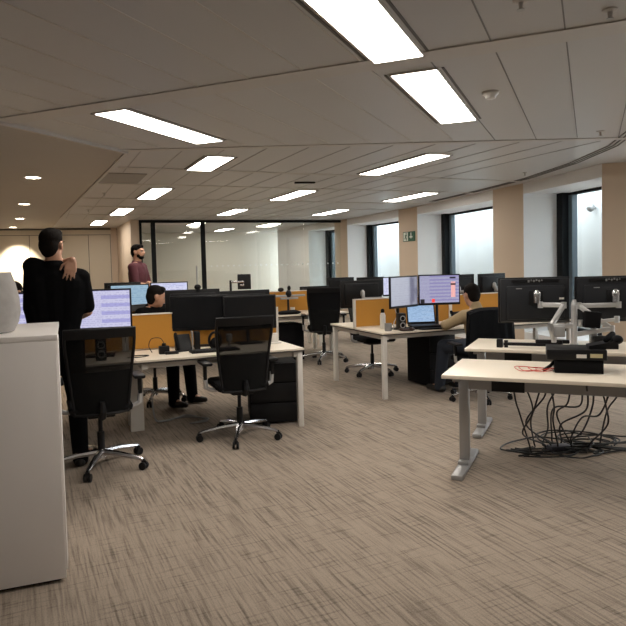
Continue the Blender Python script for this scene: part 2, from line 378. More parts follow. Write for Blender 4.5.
# ---------------------------------------------------------------- ceiling: plaster field, bands, seams
P0, P1, P2 = (-2.47, 5.18), (-1.88, 6.63), (-5.72, 14.7)
struct('plaster_field', MB().prism([(-9.8, 2.0), P0, P1, P2, (-7.7, 19.0), (-9.8, 18.0)][::1], CH-.012, CH+.01), PLASTER, ceil, smooth=False)
ed = MB()
for a, b in ((P0, P1), (P1, P2), ((-9.6, 2.0), P0)):
    v = Vector((b[0]-a[0], b[1]-a[1])); L = v.length
    ed.box(((a[0]+b[0])/2, (a[1]+b[1])/2, CH-.012), (L, .035, .03), (0, 0, math.atan2(v.y, v.x)))
struct('trim_1', ed, BAND, smooth=False)
def inside1(x, y): return y < 6.55 and not (x < -2.47+(y-5.18)*.4 and y > 5.1+(x+2.47)*.44) and -9 < x < 7 and y > -4.5
def right_lim(y):
    pts = [(3.7, 6.0)]+[(q[0]-.12, q[1]) for q in Q[:6]]
    for (xa, ya), (xb, yb) in zip(pts, pts[1:]):
        if ya <= y <= yb: return xa+(xb-xa)*(y-ya)/(yb-ya)
    return 0
def left_lim(y): return -1.88-(y-6.63)*(3.84/8.07) if y < 14.7 else -5.72
def inside2(x, y): return y > 6.62 and left_lim(y)+.03 < x < right_lim(y) and (x-g0.x)*gn.x+(y-g0.y)*gn.y < -.05
def strips(mb, origin, d, length, ok, wd, z, th=.006):
    run = None; k = 0; step = .1
    n = int(length/step)
    for k in range(n+2):
        p = (origin[0]+d[0]*k*step, origin[1]+d[1]*k*step); good = k <= n and ok(*p)
        if good and run is None: run = k
        if not good and run is not None:
            if k-1 > run:
                a, b = run*step, (k-1)*step; c = (a+b)/2
                mb.box((origin[0]+d[0]*c, origin[1]+d[1]*c, z), (b-a, wd, th), (0, 0, math.atan2(d[1], d[0])))
            run = None
sm1 = MB(); sm1b = MB(); sm2 = MB(); bd1 = MB()
d1 = (N1.x, N1.y); u1 = (U1.x, U1.y); d2 = (-.39, .92); u2 = (.92, .39)
for k in range(-26, 16):
    u = -.12-.38*k
    if abs(u+1.06) < .16: continue
    o = (u1[0]*u-d1[0]*6, u1[1]*u-d1[1]*6); strips(sm1 if u > -1 else sm1b, o, d1, 16, inside1, .008 if u > -1 else .012, CH-.001)
for v in (.15, 3.78):
    o = (d1[0]*v-u1[0]*9, d1[1]*v-u1[1]*9); strips(bd1, o, u1, 20, inside1, .2, CH-.002, .012)
strips(bd1, (-1.9, 6.58), (1, 0), 5.6, lambda x, y: x < 3.6, .10, CH-.002, .012)
for k in range(-12, 14):
    u = .2+.4*k; o = (u2[0]*u+d2[0]*2, u2[1]*u+d2[1]*2); strips(sm2, o, d2, 20, inside2, .008, CH-.001)
for v in (7.95, 9.5, 11.5, 13.0, 14.95, 16.6):
    o = (d2[0]*v-u2[0]*8, d2[1]*v-u2[1]*8); strips(bd1, o, u2, 16, inside2, .10, CH-.002, .010)
struct('panel_seams', sm1, SEAM1, ceil, smooth=False); struct('panel_seams', sm1b, SEAM2, ceil, smooth=False); struct('panel_seams', sm2, mat('faint_seam', (.36, .34, .32), .6), ceil, smooth=False)
struct('cross_bands', bd1, BAND, ceil, smooth=False)
# slot air diffuser that follows the window wall
sd = MB(); sp_ = [(2.6, 4.6), (3.1, 6.0), (3.34, 7.0), (3.40, 8.2), (3.30, 9.6), (3.0, 11.1), (2.5, 13.0)]
for dx in (0, .05, .10):
    for a, b in zip(sp_, sp_[1:]):
        v = Vector((b[0]-a[0], b[1]-a[1])); sd.box(((a[0]+b[0])/2-dx, (a[1]+b[1])/2, CH-.003), (v.length+.01, .014, .008), (0, 0, math.atan2(v.y, v.x)))
t = sd.build('slot_air_diffuser', SEAM); tag(t, 'long slotted air diffuser following the window wall in the ceiling', 'air vent')
# ceiling lights: near end centre, far end centre
LT = [((-.12, 2.32), (.54, 3.84), 'large lit ceiling panel cut by the top edge of the picture'),
      ((.67, 4.11), (1.29, 5.58), 'lit ceiling panel directly beyond the topmost one, left of the smoke detector'),
      ((-1.51, 4.93), (-.96, 6.22), 'long slanted lit ceiling panel at upper left beside the plaster ceiling'),
      ((-.97, 7.07), (-1.38, 8.02), 'short lit ceiling panel just beyond the long slanted upper left one'),
      ((-2.24, 9.76), (-2.85, 11.16), 'second lit ceiling panel in the far left row, before the grey grille end'),
      ((-3.7, 12.9), (-4.35, 14.4), 'third lit ceiling panel of the far left row, above the wall corner'),
      ((-5.22, 16.0), (-5.85, 17.45), 'farthest lit ceiling panel of the left row, by the cream panelled wall'),
      ((-1.48, 13.7), (-2.06, 15.1), 'small lit ceiling panel just in front of the glass partition, left of centre'),
      ((1.46, 7.28), (.80, 8.78), 'long lit ceiling panel in front of the windows, larger of the right pair'),
      ((-.04, 10.54), (-.62, 11.94), 'lit ceiling panel beside the small dark ceiling vent'),
      ((.74, 14.48), (.16, 15.88), 'small lit ceiling panel above the right end of the glass partition'),
      ((2.12, 11.34), (1.55, 12.74), 'lit ceiling panel nearest the exit sign, smaller of the right pair'),
      ((-2.9, 17.3), (-3.5, 18.7), 'lit ceiling panel inside the glass meeting room, left'),
      ((-1.0, 18.6), (-1.6, 20.0), 'lit ceiling panel inside the glass meeting room, right'),
      ((-2.6, 20.6), (-3.2, 22.0), 'lit ceiling panel deepest inside the glass meeting room')]
ADDED_LT = [((2.9, 1.2), (3.5, 2.6)), ((4.4, 4.0), (5.0, 5.4))]  # extra panels out of view, added to light the near bay and floor
for a, b in ADDED_LT: LT.append((a, b, None))
for a, b, lab in LT:
    v = Vector((b[0]-a[0], b[1]-a[1])); L = v.length
    t = thing('ceiling_light', lab or 'unseen lit ceiling panel added to light the near bay', 'ceiling light', ((a[0]+b[0])/2, (a[1]+b[1])/2, CH), math.atan2(v.y, v.x)-R(90), 'rectangular lit ceiling panels')
    MB().box((0, 0, -.008), (.29, L, .006)).build('diffuser', LIGHTM, t, smooth=False)
    f = MB()
    for sx in (-1, 1): f.box((sx*.153, 0, -.006), (.014, L+.03, .012))
    for sy in (-1, 1): f.box((0, sy*(L/2+.007), -.006), (.32, .014, .012))
    f.build('light_frame', BAND, t, smooth=False)
    g = MB()
    for sx in (-1, 1): g.box((sx*.185, 0, -.003), (.016, L, .005))
    g.build('air_slot', SEAM, t, smooth=False)
for (x, y), lab in (((-3.52, 8.2), 'round recessed downlight nearest in the plaster ceiling on the left'), ((-5.08, 11.42), 'second round recessed downlight in the plaster ceiling'), ((-6.59, 14.57), 'third round recessed downlight in the plaster ceiling'), ((-8.05, 17.35), 'last downlight, throwing a bright pool on the cream wall panels')):
    t = thing('downlight', lab, 'downlight', (x, y, CH-.012), 0, 'round downlights in the plaster ceiling')
    MB().lathe([(.115, 0), (.115, -.008), (.095, -.014), (.088, -.006)]).build('trim_ring', WHITEM, t)
    MB().cyl((0, 0, -.009), (0, 0, -.006), .088, seg=24).build('lens', SPOTM, t)
    Ls = bpy.data.lights.new('downlight_beam', 'SPOT'); Ls.energy = 150; Ls.color = (1, .80, .55); Ls.spot_size = R(100); Ls.spot_blend = .8; Ls.shadow_soft_size = .05
    lo = bpy.data.objects.new('lamp_beam', Ls); COL.objects.link(lo); lo.parent = t; lo.location = (0, 0, -.03)
    if y > 17: lo.rotation_euler = (R(36), 0, R(18)); Ls.energy = 700; Ls.spot_size = R(62); Ls.color = (1, .88, .70)
# smoke detector, sprinklers, grille, vent, sensor
t = thing('smoke_detector', 'round white smoke detector on the ceiling right of the lit panel', 'smoke detector', (1.31, 4.66, CH))
MB().lathe([(.055, 0), (.058, -.015), (.04, -.03), (.036, -.045), (.02, -.052)]).build('detector_head', mat('white_plastic', (.7, .69, .66), .4), t)
MB().lathe([(.062, 0), (.062, -.008), (.05, -.010)]).build('base_ring', BAND, t)
for (x, y), lab in (((1.48, 3.18), 'sprinkler head at the top right of the ceiling'), ((2.79, 6.19), 'sprinkler head near the slotted diffuser'), ((1.0, 3.04), 'sprinkler head at the top edge right of the largest lit panel'), ((3.0, 9.0), 'sprinkler head above the middle window pier'), ((-3.27, 10.22), 'sprinkler head left of the second far left light'), ((-4.5, 13.0), 'sprinkler head by the far plaster edge')):
    t = thing('sprinkler', lab, 'sprinkler', (x, y, CH), 0, 'ceiling sprinkler heads')
    MB().lathe([(.038, 0), (.036, -.006), (.012, -.010), (.010, -.03), (.006, -.045)]).build('sprinkler_body', BAND, t)
    MB().cyl((0, 0, -.046), (0, 0, -.043), .02, seg=12).build('deflector', SILVER, t)
t = tag(MB().box((0, 0, 0), (.62, .95, .01)).build('ceiling_grille', mat('perforated_grey', (.27, .25, .225), .6), loc=(-2.55, 8.57, CH-.004), rot=(0, 0, A2)), 'grey perforated square panel beside the plaster ceiling edge', 'ceiling grille')
t = tag(MB().box((0, 0, 0), (.30, .08, .02), bev=.004).build('ceiling_sensor', BLACK, loc=(-.08, 9.46, CH-.012), rot=(0, 0, R(10))), 'small dark bar shaped fitting on the ceiling beyond the short panel', 'sensor')
# exit sign on the far pier
n = nP1; pe = Vector((2.215, 14.53)); ea = math.atan2(Q[4][1]-Q[3][1], Q[4][0]-Q[3][0])
t = thing('exit_sign', 'green and white running man exit sign on the beige pier', 'exit sign', (pe.x-n.x*.012, pe.y-n.y*.012, 2.06), ea+math.pi)
GRN = mat('sign_green', (.02, .10, .055), .5); SW = mat('sign_white', (.75, .8, .72), .5)
MB().box((0, 0, 0), (.52, .02, .22)).build('sign_plate', GRN, t, smooth=False)
mm = MB().box((-.13, -.012, 0), (.20, .006, .19)); mm.build('door_symbol', SW, t, smooth=False)
mm = MB().cyl((-.10, -.013, .065), (-.10, -.019, .065), .018, seg=10)
for a, b in (((-.10, .045), (-.13, -.01)), ((-.13, -.01), (-.085, -.035)), ((-.085, -.035), (-.10, -.085)), ((-.13, -.01), (-.165, -.055)), ((-.105, .035), (-.06, .01)), ((-.105, .035), (-.155, .02))):
    mm.tube([(a[0], -.017, a[1]), (b[0], -.017, b[1])], .010, 6)
mm.build('running_figure', GRN, t)
MB().box((.11, -.012, .02), (.035, .006, .13)).box((.11, -.0125, -.01), (.13, .006, .03)).build('arrow_symbol', SW, t, smooth=False)
# ---------------------------------------------------------------- desks
def frame_leg(t, x, y, w=.05, d=.05, z=.70): return MB().box((x, y, z/2), (w, d, z), bev=.004).build('leg', WHITEM, t)
def bench_desk(loc, w, legs, label, group, d=.68, rz=A2, far=False):
    t = thing('desk', label, 'desk', (loc.x, loc.y, 0), rz, group)
    MB().box((w/2, d/2, .722), (w-.004, d, .016)).build('desktop', CREAM, t)
    MB().box((w/2, d/2, .707), (w-.002, d+.002, .014)).build('edge_band', EDGE, t)
    for l in legs: frame_leg(t, *l)
    rl = MB()
    for y in (.10, d-.10): rl.box((w/2, y, .675), (w-.1, .04, .05))
    for x in (.07, w-.07): rl.box((x, d/2, .675), (.05, d-.06, .05))
    rl.build('underframe', WHITEM, t)
    return t
def divider(p, w, label, h=.34, z=.73, rz=A2, group='orange fabric desk dividers'):
    t = thing('desk_divider', label, 'divider', (p.x, p.y, z), rz, group)
    MB().box((w/2, 0, h/2), (w-.05, .026, h-.02)).build('fabric_panel', ORANGE, t)
    f = MB().box((w/2, 0, h-.006), (w, .034, .012)).box((.012, 0, h/2), (.024, .036, h)).box((w-.012, 0, h/2), (.024, .036, h))
    f.build('divider_frame', WHITEM, t); return t
aR = Vector((-.09, 5.84, 0))            # near right corner of the left bench
def A(u, n): return aR+U*u+N*n
G = 'desks of the left bench'
bench_desk(A(-1.5, 0), 1.5, [(1.46, .04), (.06, .60, .12, .06)], 'cream topped desk with white legs behind the centre mesh chair', G)
bench_desk(A(-3.0, 0), 1.5, [(.04, .04), (.04, .64)], 'cream topped desk in front of the man in the black tee', G)
bench_desk(A(-1.5, .76), 1.5, [(1.46, .64), (.06, .10, .10, .05)], 'cream topped desk backing onto the centre desk, beyond its orange divider', G)
bench_desk(A(-3.0, .76), 1.5, [(.04, .64)], 'cream topped desk beyond the divider, at the seated dark haired man', G)
divider(A(-1.5, .72), 1.5, 'orange divider behind the two black screens of the centre desk')
divider(A(-3.0, .72), 1.49, 'orange divider behind the lit screen beside the man in the black tee')
bR = Vector((.74, 6.89, 0))             # near left corner of the window bench
def B(u, n): return bR+U*u+N*n
G = 'desks of the window side bench'
bench_desk(B(0, 0), 1.35, [(.04, .04), (1.31, .60)], 'cream topped desk with laptop and grey mug, white end legs', G)
bench_desk(B(1.35, 0), 1.35, [(1.31, .04), (1.31, .64)], 'cream topped desk right of the beige jumper man, behind black monitor backs', G)
bench_desk(B(0, .72), 1.35, [(.04, .60), (1.31, .60)], 'cream topped desk beyond the orange divider of the laptop desk', G, d=.66)
bench_desk(B(1.35, .72), 1.35, [(1.31, .60)], 'cream topped desk by the windows behind the jacket hung chair', G, d=.66)
divider(B(.0, .70), 1.35, 'orange divider with white edge post behind the bottle and laptop')
divider(B(1.35, .70), 1.35, 'orange divider seen right of the beige jumper man\'s head')
dR = Vector((.55, 10.06, 0))            # right end of the bench before the glass wall
def D(u, n): return dR+U*u+N*n
G = 'desks of the far middle bench'
bench_desk(D(-1.4, -.05), 1.4, [(1.36, .64), (.04, .60)], 'cream topped desk with a bare monitor arm, before the glass partition', G)
bench_desk(D(-2.8, -.05), 1.4, [(.04, .60)], 'cream topped desk hidden behind the centre screens, in the far middle bench', G)
bench_desk(D(-4.2, -.05), 1.4, [(.04, .04), (.04, .64)], 'cream topped desk under the two lit far left screens', G)
divider(D(-1.4, .68), 1.4, 'orange divider behind the bare monitor arm', z=.73)
divider(D(-2.8, .68), 1.39, 'orange divider left of the bare monitor arm, behind black monitors')
divider(D(-4.2, .68), 1.39, 'orange divider behind the two lit far left screens')
for k, lab in enumerate(('cream topped desk beyond the bare arm divider', 'cream topped desk beyond the far middle bench, under the tilted small screen', 'cream topped desk beyond the far middle bench, leftmost')):
    bench_desk(D(-1.4*(k+1), .71), 1.4, [(.04, .60)]+([(1.36, .60)] if k == 0 else []), lab, G)
eR = Vector((.1, 11.55, 0))
def E_(u, n): return eR+U*u+N*n
bench_desk(E_(0, 0), 1.5, [(.04, .04), (1.46, .04), (.04, .60), (1.46, .60)], 'cream topped desk farthest back, beyond the window side bench', 'farthest desks')
# sit-stand tables at the right
def lift_table(loc, w, d, z, label, beam=True):
    t = thing('lift_table', label, 'table', (loc.x, loc.y, 0), A1, 'white sit and stand tables')
    MB().box((w/2, d/2, z-.0125), (w, d, .025), bev=.003).build('tabletop', CREAM, t)
    for x in (.085, w-.085):
        lg = MB().box((x, d/2-.01, (z-.09)/2+.03), (.072, .055, z-.10), bev=.008).box((x, d/2-.01, z-.10), (.065, .04, .14)).build('leg', SILVER, t)
        MB().box((x, d/2, z-.04), (.05, d-.14, .03)).build('bracket', GREYST, lg)
        ft = MB(); ft.box((x, d/2+.01, .018), (.080, d-.07, .036), bev=.010); ft.box((x, d/2, .045), (.08, .18, .03), bev=.01); ft.build('foot', SILVER, lg)
    if beam:
        MB().box((w/2, d/2-.08, z-.105), (w-.26, .03, .075)).build('cross_beam', GREYST, t)
        MB().box((.40, d/2-.098, z-.105), (.22, .01, .085)).build('control_box', BLACK, t)
    return t
tO = Vector((.85, 4.28, 0)); T1 = lambda u, n: tO+U1*u+N1*n
lift_table(tO, 1.6, .76, .73, 'nearest white lift table, with the black computer and red cable')
t2O = Vector((1.25, 5.30, 0)); T2 = lambda u, n: t2O+U1*u+N1*n
lift_table(t2O, 1.6, .72, .765, 'second white lift table, under the clamped monitor pole, behind the nearest one')
# ---------------------------------------------------------------- chair
def task_chair(label, loc, rz, group='black mesh task chairs', spin=0, jacket=False, solid=False):
    t = thing('task_chair', label, 'chair', loc, rz, group)
    hb = MB().cyl((0, 0, .07), (0, 0, .135), .035, .028); hb.build('hub', CHROME, t)
    for k in range(5):
        a = spin+k*2*math.pi/5+math.pi/2; c, s = math.cos(a), math.sin(a)
        l = MB().tube([(c*.02, s*.02, .115), (c*.17, s*.17, .105), (c*.33, s*.33, .08), (c*.355, s*.355, .073)], [.024, .021, .015, .012], 8).build('base_arm', CHROME, t)
        cs = MB(); px, py = -s, c
        for q in (-.016, .016): cs.cyl((c*.355+px*q-px*.009, s*.355+py*q-py*.009, .029), (c*.355+px*q+px*.009, s*.355+py*q+py*.009, .029), .029, seg=16)
        cs.box((c*.355, s*.355, .055), (.03, .03, .03)); cs.cyl((c*.355, s*.355, .05), (c*.355, s*.355, .085), .008)
        cs.build('caster', BLACK, l)
    MB().cyl((0, 0, .12), (0, 0, .27), .027).cyl((0, 0, .25), (0, 0, .42), .016).build('gas_column', BLACK, t)
    MB().box((0, -.02, .425), (.20, .26, .05), bev=.015).build('tilt_mechanism', BLACK, t)
    st = MB(); st.box((0, .04, .475), (.45, .46, .07), bev=.03); st.build('seat', MATTE, t)
    # back: frame tube, upper see-through mesh, dense lower mesh
    def bp(h, s): # h 0..1 up, s -1..1 across
        w = .185+.055*min(1, h*1.25) if h < .8 else .24; z = .445+.625*h
        y = -.215-.02*h-.075*h*h+.035*(s*s)+.02*math.sin(h*math.pi)
        return (s*w, y, z)
    fr = [bp(0, s/3) for s in range(-3, 4)]+[bp(h/8, 1) for h in range(1, 8)]+[bp(1, s/3) for s in range(3, -4, -1)]+[bp(h/8, -1) for h in range(7, 0, -1)]
    MB().tube(fr, .012, 8, closed=True).build('back_frame', BLACK, t)
    MB().sheet([[bp(.50+.5*i/6, s/5) for s in range(-5, 6)] for i in range(7)], .003).build('mesh_back', MATTE if solid else MESHF, t)
    MB().sheet([[bp(.50*i/6, s/5) for s in range(-5, 6)] for i in range(7)], .006).build('lower_mesh_back', MESHD, t)
    MB().sheet([[bp(.90+.10*i/3, s/5) for s in range(-5, 6)] for i in range(4)], .022).build('top_rail', BLACK, t)
    MB().tube([(0, -.10, .42), (0, -.20, .425), (0, -.232, .47), (0, -.232, .54)], [.03, .03, .03, .02], 8).build('back_support', BLACK, t)
    for s in (-1, 1):
        ar = MB().tube([(s*.12, -.02, .43), (s*.25, -.02, .445), (s*.292, -.02, .47), (s*.298, -.02, .56)], [.016, .018, .020, .018], 8).build('arm_bracket', BRIGHT, t)
        MB().box((s*.298, -.02, .60), (.028, .045, .13), bev=.006).build('arm_post', BLACK, ar)
        MB().box((s*.290, .01, .675), (.085, .25, .028), bev=.012).build('armrest', BLACK, t)
    if jacket:
        # coat hung over the backrest: two sheets with folds, joined over the top, with a collar
        g = []
        for i in range(25):
            row = []
            for j in range(-10, 11):
                s = j/10; f = .010*math.sin(j*1.5+i*.12)
                if i < 16:
                    z = 1.09-.045*(15-i) if True else 0; y = -.355-.03*math.sin(i/16*3)-f; w = .27+.03*(15-i)/16
                else:
                    z = 1.10-.05*(i-16)+.012; y = -.265+.004*(i-16)+f*.3; w = .255
                z += -.05*abs(s)**3
                row.append((s*w, y+.05*s*s, z))
            g.append(row)
        c = MB().sheet(g, .014); c.build('hung_jacket_back', CAR, jk_root(t))
    return t
def jk_root(t):
    j = thing('jacket', 'black jacket hung over the chair back of the beige jumper man', 'jacket', t.location, t.rotation_euler[2]); return j
c_proto = task_chair('black mesh chair with silver arms at centre, pushed up to the black screens', (-.665, 5.53, 0), A2+R(-1), spin=R(15))
def chair(loc, rz, label, g='black mesh task chairs'): return dup(c_proto, loc, rz, label, g)
chair((-1.635, 4.80, 0), A2+R(1), 'black mesh chair at the left, beside the man in the black tee')
chair((-1.80, 7.15, 0), R(-120), 'black chair under the seated dark haired man beyond the left bench')
chair((.78, 8.60, 0), A2+R(180), 'black chair beyond the bottle desk, its chrome base showing under the desk')
fc = task_chair('solid black high backed chair in the middle distance, left of the bottle desk', (.15, 9.80, 0), R(4), spin=R(20), solid=True); fc.scale = (1.05, 1.05, 1.06)
bch = task_chair('black chair with a jacket hung on it, under the beige jumper man', (1.76, 6.86, 0), R(14), 'black mesh task chairs', R(25), jacket=True); bch.scale = (.92, .95, .90); [setattr(o, 'scale', (.90, .95, .90)) for o in COL.objects if o.name == 'jacket']
chair((-3.30, 6.95, 0), A2+R(180), 'black chair far left, under the person half hidden by the concrete vase')
chair((-3.25, 10.55, 0), A2+R(180), 'black chair far left under the person behind the far lit screens')
# ---------------------------------------------------------------- monitors
def monitor(loc, rz, label, scr=None, w=.54, h=.33, zc=1.06, zb=.73, arm='stand', group='black monitors', tilt=0, pole=None, stn=BLACK):
    """front faces local -y; loc is the point on the desk under the screen"""
    t = thing('monitor', label, 'monitor', (loc[0], loc[1], zb), rz, group); zc -= zb
    f = MB().box((0, 0, zc), (w, .022, h), bev=.004); f.box((0, .022, zc), (w*.82, .03, h*.78), bev=.008); f.build('casing', BLACK, t)
    sc = MB().box((0, -.0125, zc+.006), (w-.030, .003, h-.042)).build('screen', scr or SCRBLK, t, smooth=False)
    if scr: sc['label'] = 'lit screen'
    bz = MB().box((0, .039, zc+h*.34), (w*.5, .006, .018)); bz.build('rear_vent', DGREY, t)
    if arm == 'stand':
        MB().box((0, .06, zc-.02), (.09, .03, .09), bev=.006).tube([(0, .075, zc), (0, .085, zc*.5), (0, .075, .01)], .018, 8).build('stand_neck', stn, t)
        MB().box((0, .06, .008), (.24, .18, .014), bev=.006).build('stand_base', stn, t)
    elif arm == 'arm':
        MB().ell((0, .05, zc+.01), (.028, .03, .045)).build('tilt_knuckle', SILVER, t)
        MB().box((.0, .075, zc-.03), (.035, .035, .07), bev=.006).box((-.12, .085, zc-.055), (.26, .035, .03), bev=.006).build('arm_bar', SILVER, t)
        MB().cyl((-.24, .085, 0), (-.24, .085, zc-.04), .018).cyl((-.24, .085, 0), (-.24, .085, .02), .045).build('arm_pole', SILVER, t)
    return t
def pt(p): return (p.x, p.y)
M_ = monitor
M_((-2.50, 5.36), R(24), 'lit screen at far left between the concrete vase and the black tee', SC_LAV, .56, .35, 1.145)
M_((-1.87, 5.56), R(13), 'lit lavender table screen right beside the man in the black tee', SC_LAV, .56, .36, 1.145)
M_((-1.10, 6.13), R(8), 'switched off black screen behind the centre chair, left of its pair', None, .54, .335, 1.055)
M_((-.62, 6.24), R(24), 'switched off black screen behind the centre chair, right of its pair', None, .54, .335, 1.04)
M_(pt(A(-.80, 1.02)), A2+R(180)+R(-4), 'black monitor back showing over the left switched off screen', None, .55, .34, 1.10)
M_(pt(A(-.25, 1.02)), A2+R(184), 'black monitor back showing over the right switched off screen', None, .55, .34, 1.07)
M_(pt(D(-3.28, .34)), A2-R(6), 'pale blue lit screen right of the black tee man, beyond the left bench', SC_BLUE, .54, .34, 1.10)
M_(pt(D(-2.72, .34)), A2-R(2), 'lit white screen behind the head of the seated dark haired man', SC_WHT, .54, .34, 1.115)
M_(pt(D(-3.3, 1.05)), A2+R(180), 'black monitor back left of the pale blue screen, by the plum shirt man', None, .54, .33, 1.12)
M_(pt(D(-.18, .95)), A2+R(180), 'low dark monitor back just left of the farthest pair', None, .52, .32, .96)
t = M_(pt(B(.27, 1.02)), A2+R(172), 'black monitor back with round silver mount above the bottle', None, .54, .34, 1.11, arm='arm')
M_((.52, 12.0), A2+R(180), 'farthest black monitor back, left of its pair by the glass corner', None, .56, .34, 1.06, group='farthest monitors')
M_((1.06, 11.75), A2+R(180), 'farthest black monitor back, right of its pair by the glass corner', None, .56, .34, 1.06, group='farthest monitors')
M_((1.52, 11.35), R(-5), 'sliver of lit lavender screen just left of the laptop user\'s tilted screen', SC_WHT, .56, .34, 1.06, group='farthest monitors')
M_((1.03, 7.27), R(46), 'tilted screen showing grey, above the small speaker', SC_GREY, .53, .36, 1.155)
M_((1.46, 7.40), R(8), 'lit screen with busy rows and a red square, above the laptop', SC_MIX, .50, .355, 1.165)
M_(pt(B(1.68, 1.03)), A2+R(178), 'black monitor back with silver mount behind the beige jumper man\'s head', None, .56, .34, 1.14, arm='arm')
M_(pt(B(2.22, .98)), A2+R(188), 'black monitor back between the beige jumper man and the big left monitor back', None, .50, .34, 1.14, arm='arm')
# red square and menu blocks on the busy screen
t = [o for o in COL.objects if o.get('label', '').startswith('lit screen with busy')][0]
REDS = mat('red_screen_block', (.9, .06, .05), .5, emit=.8); PNK = mat('pink_screen_block', (.8, .42, .42), .5, emit=.7); DKS = mat('dark_screen_block', (.03, .03, .05), .4)
sc = t.children[1]
MB().box((-.075, -.0145, .435-.125), (.035, .002, .04)).build('red_block', REDS, sc, smooth=False)
MB().box((.165, -.0145, .435), (.05, .002, .18)).build('pink_column', PNK, sc, smooth=False)
MB().box((-.205, -.0145, .435-.13), (.05, .002, .05)).box((.165, -.0146, .435+.06), (.06, .002, .02)).box((.16, -.0145, .435+.135), (.07, .002, .018)).build('dark_blocks', DKS, sc, smooth=False)
# the two big monitor backs on the clamped pole
def big_monitor(c, rz, label, side):
    t = thing('monitor', label, 'monitor', (c[0], c[1], c[2]), rz, 'big monitor backs on the pole')
    w, h = .60, .385
    MB().box((0, .03, 0), (w, .022, h), bev=.006).build('screen_frame', BLACK, t)
    b = MB(); b.box((0, .008, 0), (w-.02, .03, h-.02), bev=.012); b.box((0, -.015, -.02), (w*.80, .03, h*.74), bev=.012); b.build('casing', DGREY, t)
    MB().box((0, .043, .0), (w-.03, .003, h-.04)).build('screen', SCRBLK, t, smooth=False)
    MB().box((0, -.012, .163), (.40, .008, .028), bev=.003).build('top_recess', BLACK, t)
    lt = MB(); rr = random.Random(3)
    for k in range(6): lt.box((-.055+k*.022, -.017, .163), (.015, .003, .004 if k % 2 else .014)); lt.box((-.055+k*.022, -.017, .157+.012*(k % 2)), (.004 if k % 3 else .014, .003, .014))
    lt.build('raised_brand_mark', GREYST, t, smooth=False)
    MB().box((-.14, -.031, .10), (.05, .002, .008)).build('small_print', GREYST, t, smooth=False)
    MB().box((0, -.034, .02), (.12, .008, .12), bev=.003).build('mount_plate', BLACK, t)
    MB().ell((0, -.06, .045), (.035, .032, .045)).cyl((0, -.06, .05), (0, -.06, -.02), .032).build('tilt_knuckle', CHROME, t)
    if side > 0: MB().box((.215, -.031, .01), (.04, .002, .016)).build('white_sticker', WHITEM, t, smooth=False)
    return t
b1 = big_monitor((1.88, 5.42, 1.147), A1+R(21), 'big black monitor back on the left arm of the pole, white sticker', 1)
b2 = big_monitor((2.50, 5.34, 1.145), A1+R(22), 'big black monitor back cut by the right edge, above the desk phone', -1)
PB = Vector((2.075, 5.08, .765))
t = thing('screen_mount', 'silver two armed screen mount on a pole clamped to the second white table', 'monitor arm', PB, 0)
MB().cyl((0, 0, 0), (0, 0, .36), .024, seg=20).build('pole', BRIGHT, t)
MB().box((0, .03, .006), (.09, .12, .012), bev=.003).box((0, -.045, -.03), (.07, .012, .085)).cyl((0, 0, .012), (0, 0, .05), .04, .03).build('clamp', SILVER, t)
MB().cyl((0, 0, .36), (0, 0, .40), .024, .014).build('pole_cap', SILVER, t)
def seg(a, b, nm='arm_bar', m=BRIGHT, w=.038):
    a, b = Vector(a), Vector(b); d = b-a
    return MB().box((a+b)/2, (d.length+.02, w*.8, w), (0, -math.atan2(d.z, math.hypot(d.x, d.y)), math.atan2(d.y, d.x)), bev=.006).cyl(a-Vector((0, 0, .026)), a+Vector((0, 0, .026)), .022).cyl(b-Vector((0, 0, .026)), b+Vector((0, 0, .026)), .020).build(nm, m, t)
L1 = Vector((1.90, 5.345, 1.11))-PB; L2 = Vector((2.52, 5.27, 1.10))-PB
seg(L1, (-.02, .16, .345)); seg((-.02, .16, .345), (-.20, -.03, .19)); seg((-.20, -.03, .19), (0, 0, .19))
seg(L2, (.12, .20, .335)); seg((.12, .20, .335), (.30, .0, .16)); seg((.30, 0, .16), (0, 0, .12)); seg((-.20, -.03, .19), (-.17, -.02, .09)); seg((.05, 0, .21), (.33, -.02, .235), w=.026)
MB().box((.12, -.05, .24), (.13, .05, .13), (0, .1, 0), bev=.01).build('cable_cover', MATTE, t)
MB().box((-.13, -.02, .15), (.09, .05, .09), bev=.01).build('joint_housing', SILVER, t)
MB().box((.18, -.03, .08), (.10, .06, .06), bev=.01).build('joint_housing', BLACK, t)
b_ = MB().lathe([(.028, 0), (.030, .01), (.030, .13), (.022, .16), (.012, .175), (.012, .20)])
tag(b_.build('spray_bottle', mat('clear_plastic', (.35, .33, .30), .2, trans=.4), loc=(2.16, 4.99, .765) if False else (2.235, 5.10, .765)), 'small clear bottle standing right of the silver pole', 'bottle')
# folded black arm and cable tray lying on the second table
t = thing('folded_monitor_arm', 'folded black monitor arm lying on the second white table', 'monitor arm', (1.58, 5.31, .765), A1+R(0))
MB().box((.22, 0, .03), (.44, .035, .025), bev=.006).box((.38, .02, .055), (.26, .04, .03), (0, 0, .12), bev=.006).build('arm_bar', BLACK, t)
MB().box((-.03, 0, .035), (.05, .06, .07), bev=.006).cyl((.02, 0, 0), (.02, 0, .06), .016).cyl((.44, 0, 0), (.44, 0, .07), .02).build('clamp', BLACK, t)
